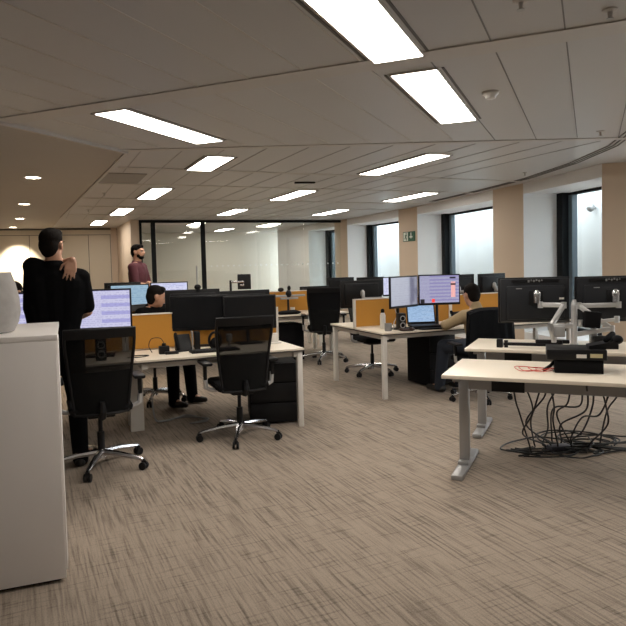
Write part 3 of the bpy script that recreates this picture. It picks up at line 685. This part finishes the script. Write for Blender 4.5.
# computer on the near table
t = thing('desktop_computer', 'flat black computer standing on the nearest white table', 'computer', (1.79, 4.33, .73), A1+R(5))
MB().box((0, 0, .045), (.30, .26, .09), bev=.004).build('lower_case', MATTE, t)
MB().box((-.015, 0, .125), (.37, .29, .068), bev=.005).build('upper_case', BLACK, t)
MB().box((.015, -.1465, .118), (.062, .002, .024)).build('white_sticker', WHITEM, t, smooth=False)
MB().box((.105, -.1465, .122), (.075, .002, .026)).build('gold_sticker', mat('gold_label', (.55, .48, .28), .4), t, smooth=False)
t = thing('desk_phone', 'black desk phone lying tilted on top of the flat black computer', 'phone', (1.93, 4.27, .73+.159), A1+R(8))
MB().prism([(-.09, 0), (.09, 0), (.09, .055), (-.09, .02)], -.07, .07).xf(Matrix.Rotation(R(90), 4, 'X')).build('phone_body', BLACK, t)
MB().cap((.02, -.03, .06), (.075, .06, .085), .02, .02).ell((.09, -.03, .06), (.035, .05, .03)).build('handset', MATTE, t)
def cable(pts, r, m, label, grp, name='cable', n=8):
    P = [Vector(p) for p in pts]; out = []
    for i in range(len(P)-1):
        p0, p1, p2, p3 = P[max(i-1, 0)], P[i], P[i+1], P[min(i+2, len(P)-1)]
        for k in range(n):
            s = k/n; out.append(.5*((2*p1)+(p2-p0)*s+(2*p0-5*p1+4*p2-p3)*s*s+(3*p1-p0-3*p2+p3)*s**3))
    out.append(P[-1]); return tag(MB().tube(out, r, 6).build(name, m), label, 'cable', grp)
rp = []
for k in range(22):
    a = k*.83; rr = .045+.04*abs(math.sin(k*.71)); rp.append((1.455+.006*k+rr*1.4*math.cos(a), 4.36+rr*math.sin(a), .735+.006*(k % 4)))
cable(rp+[(1.64, 4.37, .738), (1.69, 4.36, .74)], .0024, RED, 'tangled red cable on the nearest white table', None, 'red_cable', 4)
cable([(1.56, 4.33, .737), (1.62, 4.37, .76), (1.66, 4.39, .79), (1.70, 4.40, .815)], .012, BLACK, 'thick black cable between red cable and black computer', None, 'black_cable', 6)
# cables hanging below the tables, heap on the floor
rc = random.Random(11); H0 = (1.90, 4.98)
def under(u, n, z=.66): p = T1(u, n); return (p.x, p.y, z)
hang = [(.42, .35, 1.62, 4.80), (.50, .30, 1.75, 4.85), (.62, .45, 1.70, 4.95), (.66, .40, 1.85, 4.85), (.74, .3, 1.80, 5.0), (.80, .42, 1.95, 4.85), (.86, .5, 1.88, 5.05), (.93, .35, 2.0, 4.95), (.98, .42, 2.1, 4.85), (1.05, .30, 2.02, 5.02), (1.12, .45, 2.2, 4.9), (1.38, .38, 2.36, 4.72), (.58, .5, 1.80, 4.88), (.90, .25, 1.92, 4.95)]
for k, (u, n, x, y) in enumerate(hang):
    a = Vector(under(u, n)); e = Vector((x, y, .02)); m_ = (a+e)/2+Vector((rc.uniform(-.12, .12), rc.uniform(-.08, .08), rc.uniform(-.12, .05)))
    q = a.lerp(e, .22)+Vector((rc.uniform(-.06, .06), rc.uniform(-.05, .05), rc.uniform(-.1, .02))); l = Vector((x+rc.uniform(-.16, .2), y+rc.uniform(-.16, .1), .012)); l2 = l+Vector((rc.uniform(.05, .3), rc.uniform(-.1, .12), 0))
    cable([a+Vector((0, 0, .03)), a, q, m_, e+Vector((0, 0, .05)), e-Vector((0, 0, .006)), l, l2], .0062, CABLE, 'black cable hanging from the table down to the tangle on the floor', 'cables hanging under the nearest table')
for k in range(7):
    cx, cy = rc.uniform(1.72, 2.35), rc.uniform(4.80, 5.20); ra, rb = rc.uniform(.14, .34), rc.uniform(.10, .24); ph = rc.uniform(0, 6)
    P = [(cx+ra*math.cos(ph+i*.55)*(1+.15*math.sin(i*1.3+k)), cy+rb*math.sin(ph+i*.55)*(1+.2*math.cos(i*.9)), .012+.006*(k % 6)+.006*(i % 2)) for i in range(12+k % 4)]
    cable(P, .0062, CABLE, 'black cable looped in the tangle on the carpet under the tables', 'cables heaped on the carpet', n=5)
for k in range(3):
    P = [(1.48+.04*k, 4.93+.02*k, .012), (1.62, 4.84+.05*k, .012), (1.85, 4.80+.07*k, .014), (2.1, 4.92, .03), (2.4, 4.86-.04*k, .02), (2.75, 4.80-.08*k, .014)]
    cable(P, .007, CABLE, 'long black cable running across the carpet out of the right edge', 'long floor cables')
tag(MB().box((0, 0, .026), (.17, .085, .05), bev=.008).build('power_adapter', mat('dark_bluegrey_plastic', (.05, .05, .065), .5), loc=(1.88, 4.90, 0), rot=(0, 0, R(12))), 'dark grey power brick in the cable tangle on the carpet', 'power adapter')
t = thing('hanging_plug', 'black plug with white end hanging under the nearest table', 'plug', (1.98, 4.62, .60)); MB().box((0, 0, 0), (.04, .035, .07), bev=.01).cyl((0, 0, .03), (0, 0, .085), .006).build('plug_body', BLACK, t); MB().ell((.01, 0, -.05), (.024, .024, .028)).build('white_end', WHITEM, t)
tag(MB().box((0, 0, .0), (.42, .10, .035), bev=.004).build('cable_tray', BLACK, loc=(*T1(.62, .60).xy, .65), rot=(0, 0, A1)), 'black tray fixed under the nearest white table', 'cable tray')
# ---------------------------------------------------------------- desk things, left bench
def speaker(loc, rz, label, z=.73, h=.19, zb=None):
    t = thing('speaker', label, 'speaker', (loc[0], loc[1], z), rz, 'small black desk speakers')
    MB().box((0, 0, h/2), (.085, .10, h), bev=.008).build('speaker_body', BLACK, t)
    for q, rr in ((.30, .032), (.70, .032)):
        c = MB().lathe([(rr, 0), (rr, .006), (rr*.82, .007), (rr*.80, .003), (rr*.3, .004)]); c.xf(Matrix.Translation((0, -.050, h*q)) @ Matrix.Rotation(R(90), 4, 'X')); c.build('driver_ring', SILVER, t)
        MB().ell((0, -.052, h*q), (rr*.72, .006, rr*.72)).build('cone', MATTE, t)
    return t
speaker((.985, 7.19), R(15), 'small black speaker with two silver rings left of the laptop')
speaker((-1.80, 5.37), A2, 'small black speaker with two rings, seen through the left chair\'s mesh back')
def deskphone(loc, rz, label, z=.73):
    t = thing('desk_phone', label, 'phone', (*loc, z), rz, 'black desk phones')
    MB().box((0, 0, .075), (.15, .02, .17), (R(-28), 0, 0), bev=.006).box((0, .05, .04), (.10, .10, .08), bev=.01).build('phone_body', BLACK, t)
    MB().cap((-.055, -.035, .03), (-.055, .04, .155), .017, .017).build('handset', MATTE, t)
    return t
deskphone((-1.20, 5.83), R(30), 'black phone with silver edged stand under the left switched off screen')
deskphone((1.72, 7.65), R(35), 'black desk phone right of the laptop beside the beige jumper man')
t = thing('document_holder', 'upright black holder with bright edge under the left switched off screen', 'holder', (-1.105, 5.93, .73), R(15))
MB().box((-.03, 0, .085), (.012, .14, .17)).build('bright_edge', SILVER, t); MB().box((.015, 0, .085), (.05, .12, .16), bev=.004).build('holder_body', BLACK, t)
t = thing('headset', 'round black headset standing under the two switched off screens', 'headset', (-.93, 5.98, .73), R(10))
MB().tube([(.055*math.cos(a), 0, .075+.075*math.sin(a)) for a in [math.pi*2*k/20 for k in range(20)]], .012, 8, closed=True).build('headband', BLACK, t); MB().ell((0, -.02, .055), (.045, .03, .05)).ell((.0, .03, .05), (.04, .02, .045)).build('ear_pad', MATTE, t)
t = thing('keyboard', 'dark keyboard in front of the switched off screens', 'keyboard', (*A(-.78, .24).xy, .73), A2)
MB().box((0, 0, .010), (.44, .14, .018), bev=.004).build('keyboard_base', BLACK, t)
kk = MB()
for r_ in range(5):
    for c_ in range(15): kk.box((-.2+c_*.0285, -.052+r_*.026, .021), (.024, .021, .005))
kk.build('keys', DGREY, t, smooth=False)
t = thing('charger', 'black power block with a curled cable left on the centre desk', 'charger', (-1.34, 5.68, .73), R(20))
MB().box((0, 0, .035), (.09, .07, .07), bev=.006).box((.06, -.05, .012), (.12, .06, .024), bev=.006).build('power_block', BLACK, t)
MB().cyl((0, 0, .07), (0, 0, .095), .018).build('plug', BLACK, t)
cable([(-1.34, 5.68, .825), (-1.37, 5.68, .87), (-1.45, 5.69, .865), (-1.48, 5.70, .80), (-1.45, 5.69, .742)], .0035, CABLE, 'thin dark cable looping up from the power block', None)
cable([(-1.60, 5.45, .736), (-1.50, 5.42, .74), (-1.43, 5.46, .745), (-1.46, 5.54, .74), (-1.58, 5.55, .736)], .005, CABLE, 'dark cable looped on the desk edge beside the left chair', None)
t = thing('glass_jar', 'clear and silver gadget stand right of the headset', 'stand', (-.80, 6.01, .73)); MB().lathe([(.035, 0), (.035, .008), (.012, .02), (.012, .05), (.03, .065), (.03, .12), (.02, .13)]).build('stand_body', SILVER, t)
t = thing('charging_dock', 'white charging stand at the right end of the centre desk', 'stand', (*A(-.12, .50).xy, .73), A2); MB().box((0, 0, .05), (.07, .06, .10), bev=.008).box((0, 0, .006), (.12, .10, .012), bev=.004).build('dock_body', WHITEM, t)
t = thing('webcam', 'small black webcam on top of the monitor between the centre screens', 'webcam', (*A(-.75, 1.0).xy, 1.262), A2+R(180)); MB().ell((0, 0, .03), (.035, .022, .028)).box((0, 0, .006), (.03, .05, .012)).build('webcam_body', BLACK, t)
# pedestals and cabinets
def pedestal(loc, rz, w, d, h, label):
    t = thing('drawer_pedestal', label, 'pedestal', (*loc, 0), rz, 'black under desk units')
    MB().box((0, 0, h/2+.01), (w, d, h-.02), bev=.003).build('pedestal_body', MATTE, t)
    for k in range(3):
        f = MB().box((0, -d/2-.006, .02+h/3*(k+.5)), (w-.01, .014, h/3-.012), bev=.002).build('drawer', BLACK, t)
    return t
pedestal((-.42, 6.22), R(9), .46, .52, .56, 'black drawer unit under the right end of the centre desk')
pedestal((1.42, 7.78), A2, .36, .50, .60, 'tall black unit under the laptop desk')
t = thing('computer_tower', 'black computer tower under the far middle desk', 'computer', (*D(-1.0, .40).xy, 0), A2); MB().box((0, 0, .29), (.62, .45, .56), bev=.01).build('tower_case', MATTE, t)
# ---------------------------------------------------------------- desk things, window bench
t = thing('laptop', 'open laptop with pale blue screen on the window side desk', 'laptop', (1.27, 7.33, .73), R(6))
MB().box((0, -.02, .03), (.34, .24, .022), bev=.004).box((0, -.02, .01), (.30, .2, .02)).build('laptop_base', BLACK, t)
ld = MB().box((0, 0, .115), (.34, .012, .23), bev=.004).xf(Matrix.Translation((0, .11, .04)) @ Matrix.Rotation(R(-14), 4, 'X')).build('lid', BLACK, t)
MB().box((0, -.0075, .118), (.31, .002, .19)).xf(Matrix.Translation((0, .11, .04)) @ Matrix.Rotation(R(-14), 4, 'X')).build('screen', SC_LAP, ld, smooth=False)
t = thing('water_bottle', 'white bottle with dark cap in front of the orange divider', 'bottle', (.80, 7.38, .73))
MB().lathe([(.030, 0), (.033, .01), (.033, .15), (.026, .175), (.018, .185)]).build('bottle_body', WHITEM, t); MB().lathe([(.02, .185), (.022, .19), (.022, .215), (.012, .23)]).build('cap', MATTE, t)
t = thing('mug', 'grey metal mug beside the white bottle', 'mug', (.83, 7.12, .73), R(-20))
MB().lathe([(.036, 0), (.040, .004), (.041, .085), (.037, .085), (.036, .008), (.002, .006)]).build('mug_body', GREYST, t); MB().tube([(.038, 0, .07), (.062, 0, .065), (.066, 0, .04), (.055, 0, .02), (.038, 0, .016)], .005, 6).build('handle', GREYST, t)
tag(MB().box((0, 0, .012), (.14, .07, .024), bev=.008).ell((.05, -.03, .02), (.03, .04, .02)).ell((-.06, .02, .02), (.025, .03, .018)).build('glasses_case', mat('dark_brown_leather', (.04, .02, .015), .5), loc=(1.03, 7.07, .73), rot=(0, 0, R(20))), 'dark cluttered case in front of the small speaker', 'case')
t = thing('keyboard', 'black keyboard in front of the laptop', 'keyboard', (1.36, 7.20, .73), R(15)); MB().box((0, 0, .010), (.36, .11, .018), bev=.004).build('keyboard_base', BLACK, t)
cable([(.93, 7.27, .735), (.915, 7.28, .80), (.95, 7.30, .88), (.93, 7.32, .98)], .005, WHITEM, 'white cable rising beside the small speaker', None)
# far middle desk
t = thing('screen_mount', 'bare silver dual monitor arm on the far middle desk', 'monitor arm', (*D(-.82, .50).xy, .73), A2)
MB().cyl((0, 0, 0), (0, 0, .36), .018).cyl((0, 0, 0), (0, 0, .02), .05).build('pole', BLACK, t); MB().box((0, -.03, .27), (.56, .03, .03), bev=.005).box((0, -.05, .23), (.30, .03, .03), bev=.005).build('cross_bar', SILVER, t)
MB().ell((0, -.03, .30), (.05, .05, .06)).ell((-.12, 0, .37), (.05, .03, .035)).ell((.02, 0, .39), (.03, .02, .04)).build('head_joint', BLACK, t)
tag(MB().lathe([(.03, 0), (.037, .09), (.033, .09), (.026, .006)]).build('cup', WHITEM, loc=(*D(-.80, .36).xy, .73)), 'white paper cup beneath the bare monitor arm', 'cup')
tag(MB().box((0, 0, .07), (.07, .12, .15), bev=.004).build('white_box', WHITEM, loc=(*D(-1.28, .40).xy, .73), rot=(0, 0, A2)), 'upright white box at the left end of the bare arm desk', 'box')
tag(MB().ell((0, 0, .02), (.20, .11, .035)).ell((.06, .0, .03), (.10, .09, .03)).build('folded_bag', MATTE, loc=(*D(-.93, .18).xy, .735), rot=(0, 0, A2)), 'low dark bag lying on the desk under the bare monitor arm', 'bag')
t = thing('mouse', 'small dark mouse right of the low dark bag', 'mouse', (*D(-.55, .2).xy, .73), A2); MB().ell((0, 0, .012), (.04, .06, .02)).build('mouse_body', BLACK, t)
t = thing('tilted_screen', 'small square dark screen back on a silver arm before the glass partition', 'monitor', (*D(-1.45, 1.15).xy, .73), A2+R(-8), 'black monitors')
MB().box((.10, 0, .50), (.22, .03, .25), bev=.005).build('casing', DGREY, t); MB().box((-.02, -.035, .50), (.22, .03, .035), bev=.005).ell((.06, -.03, .45), (.04, .02, .02)).build('arm_bar', CHROME, t); MB().cyl((-.13, -.035, 0), (-.13, -.035, .53), .02).build('pole', BLACK, t)
# floor cables below the left bench
for k in range(3):
    cable([(-1.60, 6.2, .30), (-1.55, 6.1, .05), (-1.50+.03*k, 6.15, .012), (-1.3, 6.28+.05*k, .012), (-1.05, 6.2-.04*k, .012), (-1.2, 6.02, .012)], .006, mat('grey_cable', (.3, .3, .3), .5), 'pale grey cable on the carpet under the left bench', 'pale cables under the left bench')
# ---------------------------------------------------------------- white cabinet and vase
t = thing('storage_cabinet', 'tall white cabinet in the left foreground carrying the concrete vase', 'cabinet', (-1.215, 3.015, 0), R(21))
w_, d_, h_ = 1.4, .80, 1.195
MB().box((-w_/2-.004, d_/2, h_/2+.005), (w_-.008, d_-.03, h_-.04)).build('cabinet_body', WHITE, t)
MB().box((-w_/2, d_/2, h_-.0125), (w_, d_, .025), bev=.002).build('top_board', WHITE, t)
MB().box((-w_/2-.002, .009, h_/2-.004), (w_-.006, .018, h_-.045), bev=.001).build('front_panel', WHITE, t)
MB().box((-.004, .10, h_/2+.02), (.016, .17, h_-.07), bev=.002).build('side_panel', WHITE, t)
MB().box((-w_/2, d_/2, .012), (w_-.06, d_-.06, .024)).build('plinth', MATTE, t)
v = MB().lathe([(.10, 0), (.125, .006), (.148, .05), (.158, .10), (.155, .17), (.140, .24), (.125, .285), (.122, .30), (.108, .30), (.112, .27), (.135, .17), (.12, .03), (.02, .02)], seg=40)
tag(v.build('concrete_vase', CONC, loc=(-1.625, 3.17, h_)), 'rough grey concrete vase standing on the white cabinet', 'vase')
# ---------------------------------------------------------------- people (local frame: +y forward, +x the person's right)
def V(*a): return Vector(a)
def head_parts(mb, c, yaw, pitch=0, s=1.0):
    m = MB()
    m.ell((0, -.015, .03), (.074, .095, .085)); m.ell((0, .025, -.02), (.060, .068, .088)); m.ell((0, .052, -.083), (.036, .030, .026))
    m.cap((0, .092, .008), (0, .110, -.024), .009, .013); m.ell((0, .080, .028), (.048, .016, .010))
    m.ell((0, .090, -.052), (.022, .011, .008))
    for x in (-1, 1): m.ell((x*.076, -.008, -.008), (.012, .021, .032), (0, 0, x*.3)); m.ell((x*.012, .098, -.026), (.009, .010, .008))
    M = Matrix.Translation(c) @ Matrix.Rotation(yaw, 4, 'Z') @ Matrix.Rotation(pitch, 4, 'X') @ Matrix.Scale(s, 4)
    m.xf(M); me = bpy.data.meshes.new('tmp'); m.bm.to_mesh(me); m.bm.free(); mb.bm.from_mesh(me); return M
def head_extras(M, root, beard=False, long_=0, cut=0):
    h = MB(); h.ell((0, -.024, .045), (.080, .098, .082)); h.ell((0, -.055, -.005), (.074, .066, .080)); h.ell((0, .035, .088), (.060, .045, .034))
    h.ell((0, -.052, -.045), (.060, .052, .055))
    h.xf(M).build('hair', HAIR, root, remesh=.007, sm=2)
    for x in (-1, 1):
        e = MB().ell((x*.029, .076, .004), (.013, .011, .010)); e.xf(M).build('eye', mat('eye_white', (.34, .31, .28), .4), root)
        e = MB().ell((x*.029, .0865, .004), (.006, .003, .006)); e.xf(M).build('iris', HAIR, root)
        e = MB().ell((x*.030, .089, .024), (.020, .007, .004)); e.xf(M).build('eyebrow', HAIR, root)
    m = MB().ell((0, .0985, -.055), (.019, .005, .004)).xf(M).build('lips', mat('lip_skin', (.36, .14, .11), .5), root)
    if beard:
        b = MB(); b.ell((0, .050, -.085), (.047, .040, .034)); b.ell((0, .093, -.040), (.024, .012, .006))
        for x in (-1, 1): b.ell((x*.050, .035, -.062), (.014, .030, .030))
        b.xf(M).build('beard', HAIR, root, remesh=.006, sm=2)
def hand(mb, wr, d, palm, side, curl=.5, s=1.0):
    """wr wrist, d direction towards the fingers, palm = palm normal, side = direction of the thumb side"""
    d = d.normalized(); side = (side-d*side.dot(d)).normalized(); palm = (palm-d*palm.dot(d)-side*palm.dot(side)).normalized()
    for k in range(5):
        o = (k-2)*.0175*s; mb.cap(wr+side*o*.6+d*.012, wr+side*o+d*.082*s, .014*s, .0125*s, 10)
    for k, (L, o) in enumerate(((.068, .030), (.076, .0105), (.070, -.0095), (.054, -.0285))):
        p = wr+d*.085*s+side*o*s; dd = d+side*(o*5.5)
        for j, f in enumerate((.45, .31, .24)):
            a = curl*(j+.6)*.55; q = (dd*math.cos(a)+palm*math.sin(a)).normalized(); e = p+q*L*f*s; mb.cap(p, e, .0088*s-.0006*j, .0082*s-.0006*j, 8); p = e
    p = wr+d*.025*s+side*.030*s; q = (side*.75+d*.65+palm*.2).normalized(); e = p+q*.042*s; mb.cap(p, e, .0125*s, .0105*s, 8); q2 = (side*.25+d+palm*.3).normalized(); mb.cap(e, e+q2*.034*s, .0100*s, .0085*s, 8)
def limb(mb, pts, rs):
    for i in range(len(pts)-1): mb.cap(pts[i], pts[i+1], rs[i], rs[i+1])
def person(name_label, loc, rz, J, top, legs, sleeve=.45, beard=False, head_yaw=0, head_pitch=0, vs=.011, shoes=SHOE, topname='shirt', hands=True, collar=False):
    """J: joints. every figure is one continuous body mesh; hair and clothes are children"""
    root = thing('person', name_label, 'person', loc, rz)
    b = MB(); M = head_parts(b, J['head'], head_yaw, head_pitch)
    hp, ch, nk = J['hip'], J['chest'], J['neck']
    b.cap(J['head']+V(0, -.02, -.06), nk, .058, .064); b.cap(nk, ch, .060, .095)
    b.cap(ch, hp, .095, .09)
    for s, q in ((-1, 'L'), (1, 'R')):
        sh, el, wr = J['sh'+q], J['el'+q], J['wr'+q]
        b.cap(nk+V(0, 0, -.04), sh, .05, .055); limb(b, [sh, sh.lerp(el, .5), el, el.lerp(wr, .3), wr], [.052, .045, .038, .038, .026])
        if hands:
            hd, hp_, hs = J.get('h'+q, (wr-el, V(0, 0, -1), V(-s, 0, .2))); hand(b, wr, hd, hp_, hs, J.get('curl', .5))
        kn, an, to = J['kn'+q], J['an'+q], J['to'+q]
        hj = hp+V(s*.09, 0, -.02); limb(b, [hj, kn, kn.lerp(an, .3), an], [.085, .055, .055, .038]); b.cap(an+V(0, 0, -.02), to, .030, .022)
    b.build('body', SKIN, root, remesh=vs, sm=2)
    c = MB(); fat = J.get('fat', 0)
    tx = (ch-hp)
    c.ell(ch+V(0, 0, .02), (.175, .125, .19)); c.cap(nk+V(0, -.01, -.045), ch, .085, .13)
    wx = hp.lerp(ch, .35); sx = V(.055, 0, 0)
    for q in (-1, 1): c.cap(wx+sx*q*(1+fat*8), ch+V((.05+fat)*q, 0, .03), .105, .125); c.cap(hp+sx*q*1.1+V(0, 0, .02), wx+sx*q, .112, .108)
    c.cap(hp+V(0, 0, .02), wx, .112, .112); c.cap(wx, ch, .112, .128)
    if fat:
        c.cap(J['shL']+V(.02, -.01, -.03), V(-.125, 0, 1.22), .085, .105); c.cap(V(-.125, 0, 1.25), V(-.09, 0, 1.0), .105, .10); c.cap(J['shR']+V(-.03, 0, -.03), V(.12, 0, 1.22), .08, .10)
    for q in 'LR':
        sh, el, wr = J['sh'+q], J['el'+q], J['wr'+q]
        c.cap(nk+V(0, 0, -.075), sh, .065, .072); c.cap(ch+V(0, 0, .08), sh, .12, .070)
        if sleeve <= 1: e = sh.lerp(el, sleeve*2 if sleeve < .5 else 1); limb(c, [sh, e], [.070, .062])
        else: limb(c, [sh, sh.lerp(el, .5), el, el.lerp(wr, .3), wr.lerp(el, .12)], [.068, .060, .054, .052, .040])
    if collar: c.cap(nk+V(0, -.005, -.01), nk+V(0, .005, .02), .070, .064)
    c.build(topname, top, root, remesh=vs, sm=3)
    if collar:
        pass
    t = MB()
    for s, q in ((-1, 'L'), (1, 'R')):
        kn, an = J['kn'+q], J['an'+q]; hj = hp+V(s*.088, 0, -.02)
        limb(t, [hj, hj.lerp(kn, .5), kn, kn.lerp(an, .35), an.lerp(kn, -.09)], [.108, .092, .074, .070, .060])
    t.cap(hp+V(-.06, 0, .03), hp+V(.06, 0, .03), .112, .112); t.build('trousers', legs, root, remesh=.013, sm=3)
    for q in 'LR':
        an, to = J['an'+q], J['to'+q]; d = (to-an); d.z = 0; d.normalize(); base = V(an.x, an.y, an.z-.055)
        m = MB().cap(base-d*.035, base+d*.06, .042, .040).cap(base+d*.06, base+d*.165, .040, .030).cap(an-V(0, 0, .0), base, .050, .045)
        m.build('shoe', shoes, root, remesh=.009, sm=2)
    head_extras(M, root, beard)
    return root
# man in the black tee, back to us, left hand reaching over onto his right shoulder blade
J = dict(head=V(-.005, .0, 1.69), neck=V(0, -.005, 1.555), chest=V(0, -.005, 1.345), hip=V(.0, 0, .99),
         shL=V(-.150, .02, 1.53), elL=V(-.09, .29, 1.49), wrL=V(.130, -.085, 1.572), hL=(V(-.035, -.055, -.17), V(0, .8, -.5), V(-1, -.02, .12)),
         shR=V(.185, .0, 1.435), elR=V(.225, .03, 1.175), wrR=V(.10, .22, 1.10), hR=(V(-.1, .2, -.02), V(0, 0, -1), V(-1, 0, .1)),
         knL=V(-.10, .02, .52), anL=V(-.11, -.02, .08), toL=V(-.13, .13, .04), knR=V(.12, .03, .52), anR=V(.13, -.0, .08), toR=V(.15, .15, .04), curl=.35, fat=.05)
tee = person('man in a black tee seen from behind, one hand on his own shoulder blade', (-1.945, 4.83, 0), R(20), J, TEE, TROU, sleeve=.42, vs=.007, head_yaw=R(-28), topname='tee_shirt')
# man in the plum polo at the far left, arms folded, looking right
J = dict(head=V(0, .02, 1.695), neck=V(0, 0, 1.55), chest=V(0, 0, 1.33), hip=V(0, 0, .98),
         shL=V(-.185, .0, 1.455), elL=V(-.225, .06, 1.19), wrL=V(.02, .20, 1.20), shR=V(.185, 0, 1.455), elR=V(.225, .06, 1.19), wrR=V(-.02, .185, 1.16),
         knL=V(-.1, .02, .52), anL=V(-.11, 0, .08), toL=V(-.13, .15, .04), knR=V(.1, .02, .52), anR=V(.11, 0, .08), toR=V(.13, .15, .04))
person('bearded man in a plum polo standing with folded arms by the glass door', (-2.89, 10.6, 0), R(-98), J, PLUM, TROU, sleeve=.42, beard=True, head_yaw=R(-12), topname='polo_shirt').scale = (1.10, 1.10, 1.04)
def sit(lean=0, hz=.50, tall=0, arm=0, hy=0):
    l = lean
    return dict(hip=V(0, -.03, .57), chest=V(0, -.02+l*.5, .90+tall), neck=V(0, -.02+l, 1.130+tall), head=V(0, .03+l*1.25, 1.265+tall),
                shL=V(-.18, -.02+l, 1.045+tall), elL=V(-.25, .10+l, .78+tall*.5), wrL=V(-.13, .32+l*.6, .80), shR=V(.18, -.02+l, 1.045+tall), elR=V(.25, .10+l, .78+tall*.5), wrR=V(.13, .32+l*.6, .80),
                knL=V(-.13, .40, .53), anL=V(-.13, .44, .10), toL=V(-.14, .58, .05), knR=V(.13, .40, .53), anR=V(.13, .44, .10), toR=V(.14, .58, .05))
J = sit(.05, tall=-.045); J['head'] = V(0, .10, 1.18); J['anR'] = V(.15, .42, .10); J['toR'] = V(.16, .56, .05)
person('seated dark haired man in black beyond the left bench, face to the right', (-1.81, 7.10, 0), R(-118), J, TEE, TROU, sleeve=2, vs=.010, head_yaw=R(46), head_pitch=R(-14), topname='jumper')
J = sit(.08, tall=-.15); J['anL'] = V(-.13, .50, .10); J['toL'] = V(-.15, .63, .05); J['knL'] = V(-.14, .42, .54)
J['elL'] = V(-.31, .20, .80); J['wrL'] = V(-.16, .38, .80)
person('man in a beige jumper and dark jeans seated at the laptop, seen from behind', (1.80, 6.90, 0), R(32), J, BEIGEK, JEAN, sleeve=2, vs=.010, head_yaw=R(-8), head_pitch=R(-14), topname='knit_jumper', collar=True)
J = sit(0, tall=.0)
person('dark haired person half hidden behind the concrete vase at far left', (-3.24, 6.95, 0), R(170), J, TEE, TROU, sleeve=2, vs=.014, topname='jumper')
J = sit(0, tall=-.12)
person('person of whom only dark hair shows over the far pale blue screen', (-3.25, 10.55, 0), R(202), J, TEE, TROU, sleeve=2, vs=.014, topname='jumper')
